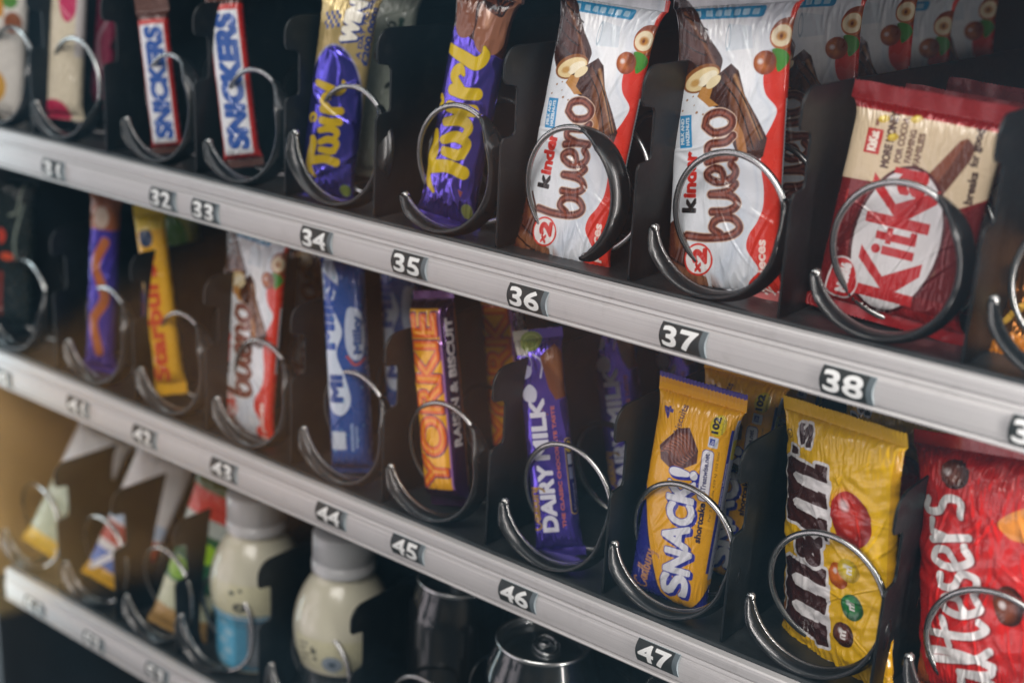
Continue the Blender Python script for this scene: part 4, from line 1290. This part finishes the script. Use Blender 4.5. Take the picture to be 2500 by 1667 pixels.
pr_m = Profile(73, 19, 2.6)
mm = wrapper('peanut_bag', peanut_print(pr_m), pr_m, MAT['film'], 71, (7, 7), 24, 1.0, 12, lumps=(15, 1.1), curl=(-5, -2))
pack('glossy yellow peanut bag with brown lettering in the ring right of tag 47', 'snack bag', 'yellow peanut bags', mm)
stand(mm, 149, (2040, 1650), 0.047, (2062, 1010), 0.051, -20, 1.12)
behind(mm, 0.065, 0.006, 0.004, 'second yellow peanut bag peeking out behind the right side of the front one')
behind(mm, 0.125, 0.008, 0.004, 'third yellow peanut bag deep in the row under tag 38')

pr_a = Profile(88, 28, 2.6)
ml = wrapper('sweet_bag', malt_print(pr_a), pr_a, MAT['film'], 81, (7, 7), 26, 1.2, 14, lumps=(20, 1.2))
pack('bright red bag with white script and malt balls at the right edge', 'snack bag', 'red bags at the right edge', ml)
stand(ml, 150, (2428, 1745), 0.044, (2432, 1080), 0.056, -12, 1.04)
behind(ml, 0.06, 0.004, 0.004, 'dark red bag behind the bright red one at the right edge')

pr_d = Profile(32, 16, 3.2)
dm = wrapper('chocolate_bar', dairy_print(pr_d), pr_d, MAT['foil'], 91, (5, 6), 16, 0.8, 3, fl=(18, 60, 1.4, 3.5))
pack('slim purple bar with white capitals in the ring above tag 46', 'chocolate bar', 'slim purple bars', dm)
stand(dm, 154, (1370, 1354), 0.040, (1312, 805), 0.060, 24)
for k, t in enumerate(('dim purple bar second in the row behind the slim purple bar', 'darker purple bar third in the row behind the slim purple bar', 'almost black purple bar fourth in the row under tag 37')):
    behind(dm, 0.088+0.060*k, 0.008*k, (0.0, -0.01, -0.004)[k], t, (4, -5, 3)[k])

pr_y = Profile(29, 24, 4)
yk = wrapper('chocolate_bar', yorkie_print(pr_y), pr_y, MAT['foil'], 101, (6, 5), 12, 0.8, 5)
pack('orange and yellow bar with huge capitals and a purple side above tag 45', 'chocolate bar', 'orange and yellow lettered bars', yk)
stand(yk, 143, (1102, 1232), 0.038, (1058, 712), 0.050, 2, 1.1)
behind(yk, 0.075, 0.0, 0.01, 'top of an orange and yellow bar directly under the rail between tags 35 and 36')

pr_w = Profile(30, 26, 3)
bw = wrapper('chocolate_bar', blue_print(pr_w), pr_w, MAT['film'], 111, (4, 5), 14, 0.7, 6)
pack('blue bar with white cloud shapes and small stars', 'chocolate bar', 'blue bars', bw)
stand(bw, 157, (864, 1150), 0.036, (838, 620), 0.048, 30)
behind(bw, 0.06, 0.0, 0.004, 'dark blue bar behind the right side of the front blue bar')

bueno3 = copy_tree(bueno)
bueno3['label'] = 'blurred white and red twin pack on the middle shelf, under tags 33 and 34'
stand(bueno3, 170, (596, 1058), 0.036, (634, 545), 0.050, -4)
behind(bueno3, 0.07, 0.0, 0.004, 'blurred white and red twin pack second in the row on the middle shelf')

pr_l = Profile(24, 16, 3)
ye = wrapper('sweet_stick', plain_print(pr_l, 154, '#dfa81a', [('text', 'Starburst', 19, 12, 13, '#c8401c', dict(length=104, bold=1.1)), ('ell', 14, 128, 6, 8, '#2c3c5c', {}), ('rect', -1, 134, 60, 156, '#cfb01c', {})]), pr_l, MAT['film'], 121, (9, 8), 16, 0.8, 5)
for q in []: pass
pack('thin yellow stick of sweets with red letters, on the middle shelf', 'sweets', None, ye)
stand(ye, 154, (420, 960), 0.034, (362, 500), 0.044, 34)
yg = wrapper('snack_bag', plain_print(pr_q, 140, '#8a8a1c', [('ell', 20, 100, 14, 22, '#4c7a24', {}), ('ell', 24, 60, 5, 5, '#2c3046', {}), ('ell', 12, 50, 10, 12, '#c4a01c', {})]), pr_q, MAT['film'], 123, (4, 4), 16, 1, 5)
pack('olive and green pouch with dark dots right behind the yellow stick', 'snack bag', None, yg)
stand(yg, 140, (446, 900), 0.075, (432, 470), 0.09, 30)
pr_o = Profile(26, 18, 2.6)
pu = wrapper('chocolate_bar', plain_print(pr_o, 156, '#4a3ab0', [('stroke', [(20, 20), (14, 46), (24, 66), (14, 92), (22, 112)], 4.5, '#b5642a', {}), ('rect', -1, 122, 50, 158, '#a5603c', {}), ('ell', 18, 132, 7, 9, '#c9b4a4', {})], metal=0.35), pr_o, MAT['foil'], 131, (6, 6), 14, 1.6, 9, waist=0.12)
pack('crinkled purple and orange bar nearest the left edge of the middle shelf', 'chocolate bar', 'purple and orange bars', pu)
stand(pu, 156, (246, 905), 0.034, (262, 455), 0.044, 30)
behind(pu, 0.055, 0.002, 0.0, 'second purple and orange bar, seen as a strip behind the first')
pr_x = Profile(44, 20, 2.6)
bk = wrapper('snack_bag', plain_print(pr_x, 156, '#1c2422', [('ell', 16, 96, 6, 8, '#d8442a', {}), ('ell', 24, 76, 7, 4, '#e0562c', {}), ('stroke', [(34, 70), (32, 96), (40, 130)], 1.3, '#8a968c', {}), ('stroke', [(26, 118), (34, 124), (38, 150)], 1.1, '#9aa69a', {}), ('rect', 14, 14, 20, 60, '#9a3a2a', {})]), pr_x, MAT['film'], 133, (5, 5), 16, 1.3, 9)
pack('black bag with orange flame marks in the left corner of the middle shelf', 'snack bag', None, bk)
stand(bk, 156, (30, 800), 0.034, (40, 430), 0.046, 30)


# ---------------------------------------------------------------- lowest shelf
def lathe(prof, n=48):
    V, F = [], []
    m_ = len(prof)
    for k in range(n):
        a = 2*math.pi*k/n
        for r_, z_ in prof:
            V.append((r_*math.cos(a), r_*math.sin(a), z_))
    for k in range(n):
        for i in range(m_-1):
            k2 = (k+1) % n
            F.append((k*m_+i, k2*m_+i, k2*m_+i+1, k*m_+i+1))
    return V, F


for x, a0, sp, lb in [(-0.652, 200, 100, 'coil at the left end of the lowest shelf, mostly a bright arc'), (-0.552, 200, 100, 'second bright coil arc from the left on the lowest shelf'),
                      (-0.462, 200, 120, 'coil in front of the green and red pouch'), (-0.385, 185, 110, 'coil around the bottle with the blue label'),
                      (-0.272, 185, 110, 'coil around the cream bottle with the round emblem'), (-0.160, 195, 180, 'coil around the can with its top half hidden by the rail'),
                      (-0.060, 195, 180, 'coil around the dark can with its lid in full view')]:
    coil(x, S3, a0, sp, lb, turns=4.2)

m, b = principled('milk_plastic', (0.62, 0.60, 0.47), 0.22, 0, 0.5); MAT['milk'] = m
b.inputs['Subsurface Weight'].default_value = 0.0
m, b = principled('clear_cap', (0.50, 0.51, 0.52), 0.3, 0, 0.3); MAT['cap'] = m
m, b = principled('black_can', (0.02, 0.023, 0.025), 0.2, 0.7, 1.0); MAT['can'] = m
m, b = principled('can_lid', (0.62, 0.64, 0.65), 0.26, 1.0); add_bump(m, b, 90, 0.05, 0.0003); MAT['lid'] = m


def sleeve(name, cv, radius, z0, z1, parent, a_mid, rfun=None, mat='film'):
    """printed label wrapped round a bottle or can; canvas centre faces a_mid"""
    U, V = np.meshgrid(np.linspace(0, 1, cv.nx), np.linspace(0, 1, cv.ny))
    ang = a_mid+(U-0.5)*cv.w/(radius*1000)
    Z = z0+(z1-z0)*V
    Rr = radius if rfun is None else rfun(Z)
    P = np.stack([Rr*np.cos(ang), Rr*np.sin(ang), Z], -1)
    return link(name, grid_mesh(name, P, MAT[mat], False, cv.a), parent)


VIEW = math.radians(-52)


def bottle(x, y, z, label, kind):
    root = empty('milkshake_bottle', (x, y, z+0.0002))
    tag(root, label, 'bottle', 'cream coloured bottles')
    H = 0.121
    prof = [(0, 0.001), (0.028, 0.001), (0.0315, 0.004), (0.0325, 0.012), (0.0325, 0.040), (0.0330, 0.046), (0.0358, 0.056), (0.0372, 0.068), (0.0368, 0.080), (0.0345, 0.092), (0.0310, 0.102),
            (0.0262, 0.111), (0.0225, 0.116), (0.0212, 0.120), (0.0205, 0.124), (0.0205, 0.136)]
    zz = np.linspace(0, 1, 60)
    pc = catmull(prof, 4)
    V, F = lathe([tuple(p) for p in pc])
    link('body', mesh_of('body', V, F, MAT['milk']), root)
    fr = lambda Z: np.interp(Z, pc[:, 1], pc[:, 0])+0.00035
    if kind == 'blue':
        cv = Canvas(2*math.pi*32.5, 56, 2.0, '#4a8cab')
        cx = cv.w/2
        cv.rect(cx-2, 4, cx+60, 50, '#6f7780')
        for k in range(9): cv.rect(cx+1, 8+k*4.4, cx+30+(k*13 % 9), 10+k*4.4, '#9aa2a8')
        cv.rect(cx-40, 0, cx-12, 56, '#58aed2')
        for k in range(5): cv.ell(cx-26+(k*17 % 11), 8+k*9, 5, 3.4, '#9fc4d4', alpha=0.7)
        cv.rect(-1, 52.5, cv.w+1, 54, '#d8dcdc')
        sleeve('label', cv, 0.0325, 0.004, 0.058, root, VIEW, fr)
        cv = Canvas(60, 18, 2.4, '#a9a58a')
    else:
        cv = Canvas(2*math.pi*32.5, 44, 2.0, '#1c2022')
        cx = cv.w/2
        for k in range(7): cv.rect(cx-20, 5+k*5, cx+10+(k*13 % 9), 7+k*5, '#3c4244')
        sleeve('label', cv, 0.0325, 0.004, 0.044, root, VIEW, fr)
    # marks printed on the cream part
    cv = Canvas(64, 30, 2.6, '#ccc9a9')
    if kind == 'blue':
        cv.text('o', 26, 4, 12, '#3c3e38', ang=0, length=9, bold=1.0); cv.ell(24, 22, 2.2, 2.2, '#3f4a40'); cv.ell(31, 25, 1.8, 1.8, '#5a5a50')
    else:
        cv.ell(34, 9, 8, 8, '#7d8c9c'); cv.ell(34, 9, 6.2, 6.2, '#aab2b6', ring=0.9); cv.ell(34, 9, 2.4, 2.2, '#33424c')
        for k, (w_, v) in enumerate(((9, 26), (6, 21), (10, 16), (8, 11))): cv.rect(6, v-3, 6+w_, v-1.2, '#6a665c', ang=8)
        cv.text('k', 18, 17, 6, '#3c3e38', ang=0, length=4, bold=.6); cv.text('a', 19, 11, 4, '#3c3e38', ang=0, length=3, bold=.4)
    sleeve('print', cv, 0.0365, 0.059 if kind == 'blue' else 0.047, 0.086 if kind == 'blue' else 0.076, root, VIEW-0.15, lambda Z: np.interp(Z, pc[:, 1], pc[:, 0])+0.0004, 'film')
    # ridged screw cap with its tamper ring
    V, F = [], []
    n = 120
    pr_ = [(0.0238, 0.1225), (0.0238, 0.1290), (0.0222, 0.1300), (0.0222, 0.1318), (0.0232, 0.1328), (0.0232, 0.152), (0.0222, 0.1545), (0.0, 0.155)]
    for k in range(n):
        a = 2*math.pi*k/n
        for i, (r_, z_) in enumerate(pr_):
            q = 0.0006*(k % 2) if i in (4, 5) else 0
            V.append(((r_-q)*math.cos(a) if r_ else 0, (r_-q)*math.sin(a) if r_ else 0, z_))
    m_ = len(pr_)
    for k in range(n):
        for i in range(m_-1):
            k2 = (k+1) % n
            F.append((k*m_+i, k2*m_+i, k2*m_+i+1, k*m_+i+1))
    link('cap', mesh_of('cap', V, F, MAT['cap']), root)
    return root


bottle(-0.380, 0.060, S3, 'cream bottle with pale blue and grey label, the left of the two bottles', 'blue').scale = (1.06, 1.06, 1.0)
bottle(-0.277, 0.060, S3, 'cream bottle with small round grey emblem, below tag 44', 'plain').scale = (1.07, 1.07, 1.0)


def can(x, y, label, kind='black', z=S3):
    root = empty('drink_can', (x, y, z+0.0002))
    tag(root, label, 'can', 'drink cans')
    prof = [(0.0, 0.006), (0.024, 0.004), (0.027, 0.0008), (0.030, 0.003), (0.0375, 0.012), (0.0385, 0.018), (0.0385, 0.118), (0.0382, 0.122), (0.0362, 0.128), (0.0335, 0.135), (0.0318, 0.140), (0.0312, 0.1425)]
    V, F = lathe([tuple(p) for p in prof], 64)
    body = link('body', mesh_of('body', V, F, MAT['blue_can' if kind == 'blue' else 'can']), root)
    rim = [(0.0312, 0.1422), (0.0322, 0.1432), (0.0326, 0.1445), (0.0322, 0.1458), (0.0312, 0.1462), (0.0304, 0.1456), (0.0300, 0.144), (0.0296, 0.1395), (0.0288, 0.1382), (0.0280, 0.1395), (0.0272, 0.1402), (0.0150, 0.1404), (0.0, 0.1406)]
    V, F = lathe(rim, 64)
    lid = link('lid', mesh_of('lid', V, F, MAT['lid']), root)
    # ring pull: a bent oval with its rivet
    path = []
    for k in range(40):
        a = 2*math.pi*k/39
        path.append((0.0078*math.cos(a), 0.0115*math.sin(a)-0.004, 0.1428+0.0006*math.sin(a)))
    V, F = tube(path, 0.0013, 8)
    tb = link('ring_pull', mesh_of('ring_pull', V, F, MAT['lid']), root)
    V, F = lathe([(0.0, 0.1436), (0.0030, 0.1434), (0.0040, 0.1424), (0.0042, 0.1404)], 20)
    link('rivet', mesh_of('rivet', V, F, MAT['lid']), tb)
    tb.rotation_euler = (0, 0, 0.9)
    if kind == 'none':
        return root
    if kind == 'black':
        cv = Canvas(2*math.pi*38.5*0.5, 34, 3.0, '#101315', 0.5)
        cx = cv.w/2+6
        cv.text('MAXIMUM TASTE', cx-17, 24, 3.2, '#c9cdce', ang=0, length=34, bold=0.35)
        cv.text('NO SUGAR', cx-17, 15.5, 6.6, '#c9cdce', ang=0, length=34, bold=0.9)
        sleeve('print', cv, 0.0387, 0.0845, 0.1180, root, VIEW, None, 'film')
    else:
        cv = Canvas(2*math.pi*38.5*0.5, 60, 2.4, '#163f8c', 0.4)
        cv.ell(cv.w/2-6, 34, 22, 22, '#dfe3ea'); cv.ell(cv.w/2-6, 41, 18, 12, '#c22a34'); cv.ell(cv.w/2-6, 24, 17, 9, '#1c4fa4')
        sleeve('print', cv, 0.0387, 0.057, 0.117, root, VIEW, None, 'film')
    return root


m, b = principled('blue_can', (0.02, 0.07, 0.28), 0.25, 0.5, 0.3); MAT['blue_can'] = m
can(-0.172, 0.078, 'dark can half hidden by the rail under tag 45', 'none')
can(-0.067, 0.046, 'dark can with lid and ring pull in view, under tag 46').scale = (1.05, 1.05, 1.02)
can(0.043, 0.062, 'blue can with a red patch peeking out under tag 47', 'blue')

pr_h = Profile(40, 20, 2.6)
h1 = wrapper('snack_bag', plain_print(pr_h, 150, '#b9c4b4', [('rect', -1, -1, 80, 20, '#d0a81c', {}), ('rect', -1, 20, 80, 60, '#aab5a0', {}), ('rect', -1, 90, 80, 152, '#cfd2d8', {})]), pr_h, MAT['film'], 141, (5, 5), 18, 1, 6)
pack('blurred pouch with yellow foot and white top, leftmost on the lowest shelf', 'snack bag', None, h1)
stand(h1, 150, (118, 1352), 0.032, (268, 1040), 0.085, 20, 1.55)
h2 = wrapper('snack_bag', plain_print(pr_h, 150, '#c9c9cc', [('rect', -1, -1, 80, 16, '#d0a010', {}), ('rect', -1, 16, 80, 34, '#2f5fae', {}), ('stroke', [(8, 10), (18, 28), (26, 44)], 2.5, '#cfd3dc', {}), ('rect', -1, 42, 80, 62, '#a8342c', {}), ('rect', -1, 64, 80, 78, '#a9bcd4', {})]), pr_h, MAT['film'], 143, (5, 5), 18, 1, 6)
pack('blurred white pouch with blue and yellow foot, between two coil arcs', 'snack bag', None, h2)
stand(h2, 150, (272, 1432), 0.032, (420, 1090), 0.085, 20, 1.55)
h3 = wrapper('snack_bag', plain_print(pr_h, 150, '#1f5a38', [('rect', -1, -1, 80, 24, '#b08a48', {}), ('rect', -1, 24, 80, 48, '#c4c8a8', {}), ('ell', 14, 60, 8, 10, '#7fae1c', {}), ('ell', 30, 82, 9, 9, '#8fbe1c', {}), ('rect', -1, 98, 80, 112, '#a9b4b0', {}), ('rect', -1, 112, 80, 134, '#c42a24', {}), ('rect', -1, 134, 80, 152, '#3c5a2c', {})]), pr_h, MAT['film'], 145, (5, 5), 18, 1, 6)
pack('blurred green pouch with red top and tan foot beside the bottles', 'snack bag', None, h3)
stand(h3, 150, (430, 1545), 0.032, (560, 1160), 0.070, 20, 1.3)

# ---------------------------------------------------------------- front pane
m = bpy.data.materials.new('hazed_glass')
m.use_nodes = True
nt = m.node_tree
nt.nodes.remove(nt.nodes['Principled BSDF'])
tr = nt.nodes.new('ShaderNodeBsdfTransparent')
vs_ = nt.nodes.new('ShaderNodeVolumeScatter')
vs_.inputs['Color'].default_value = (0.27, 0.56, 0.80, 1)  # bluish haze added inside the glass, lifts the darks like a reflected veil
gt = nt.nodes.new('ShaderNodeTexCoord'); gn = nt.nodes.new('ShaderNodeTexNoise'); gm = nt.nodes.new('ShaderNodeMapping')
gm.inputs['Scale'].default_value = (1.0, 0.2, 2.2); gm.inputs['Rotation'].default_value = (0, 0.6, 0)
gn.inputs['Scale'].default_value = 3.2; gn.inputs['Detail'].default_value = 2
gr_ = nt.nodes.new('ShaderNodeMapRange'); gr_.inputs['From Min'].default_value, gr_.inputs['From Max'].default_value = 0.42, 0.68
gr_.inputs['To Min'].default_value, gr_.inputs['To Max'].default_value = 3.0, 7.0
nt.links.new(gt.outputs['Object'], gm.inputs['Vector']); nt.links.new(gm.outputs['Vector'], gn.inputs['Vector'])
nt.links.new(gn.outputs['Fac'], gr_.inputs['Value']); nt.links.new(gr_.outputs['Result'], vs_.inputs['Density'])
out = nt.nodes['Material Output']
nt.links.new(tr.outputs[0], out.inputs['Surface'])
nt.links.new(vs_.outputs[0], out.inputs['Volume'])
V, F = box(-0.72, 0.63, -0.066, -0.060, -0.9, 0.26)
gl = link('front_pane', mesh_of('front_pane', V, F, m, False))
tag(gl, 'clear glass front of the machine with added bluish haze, before all the shelves', 'glass pane')
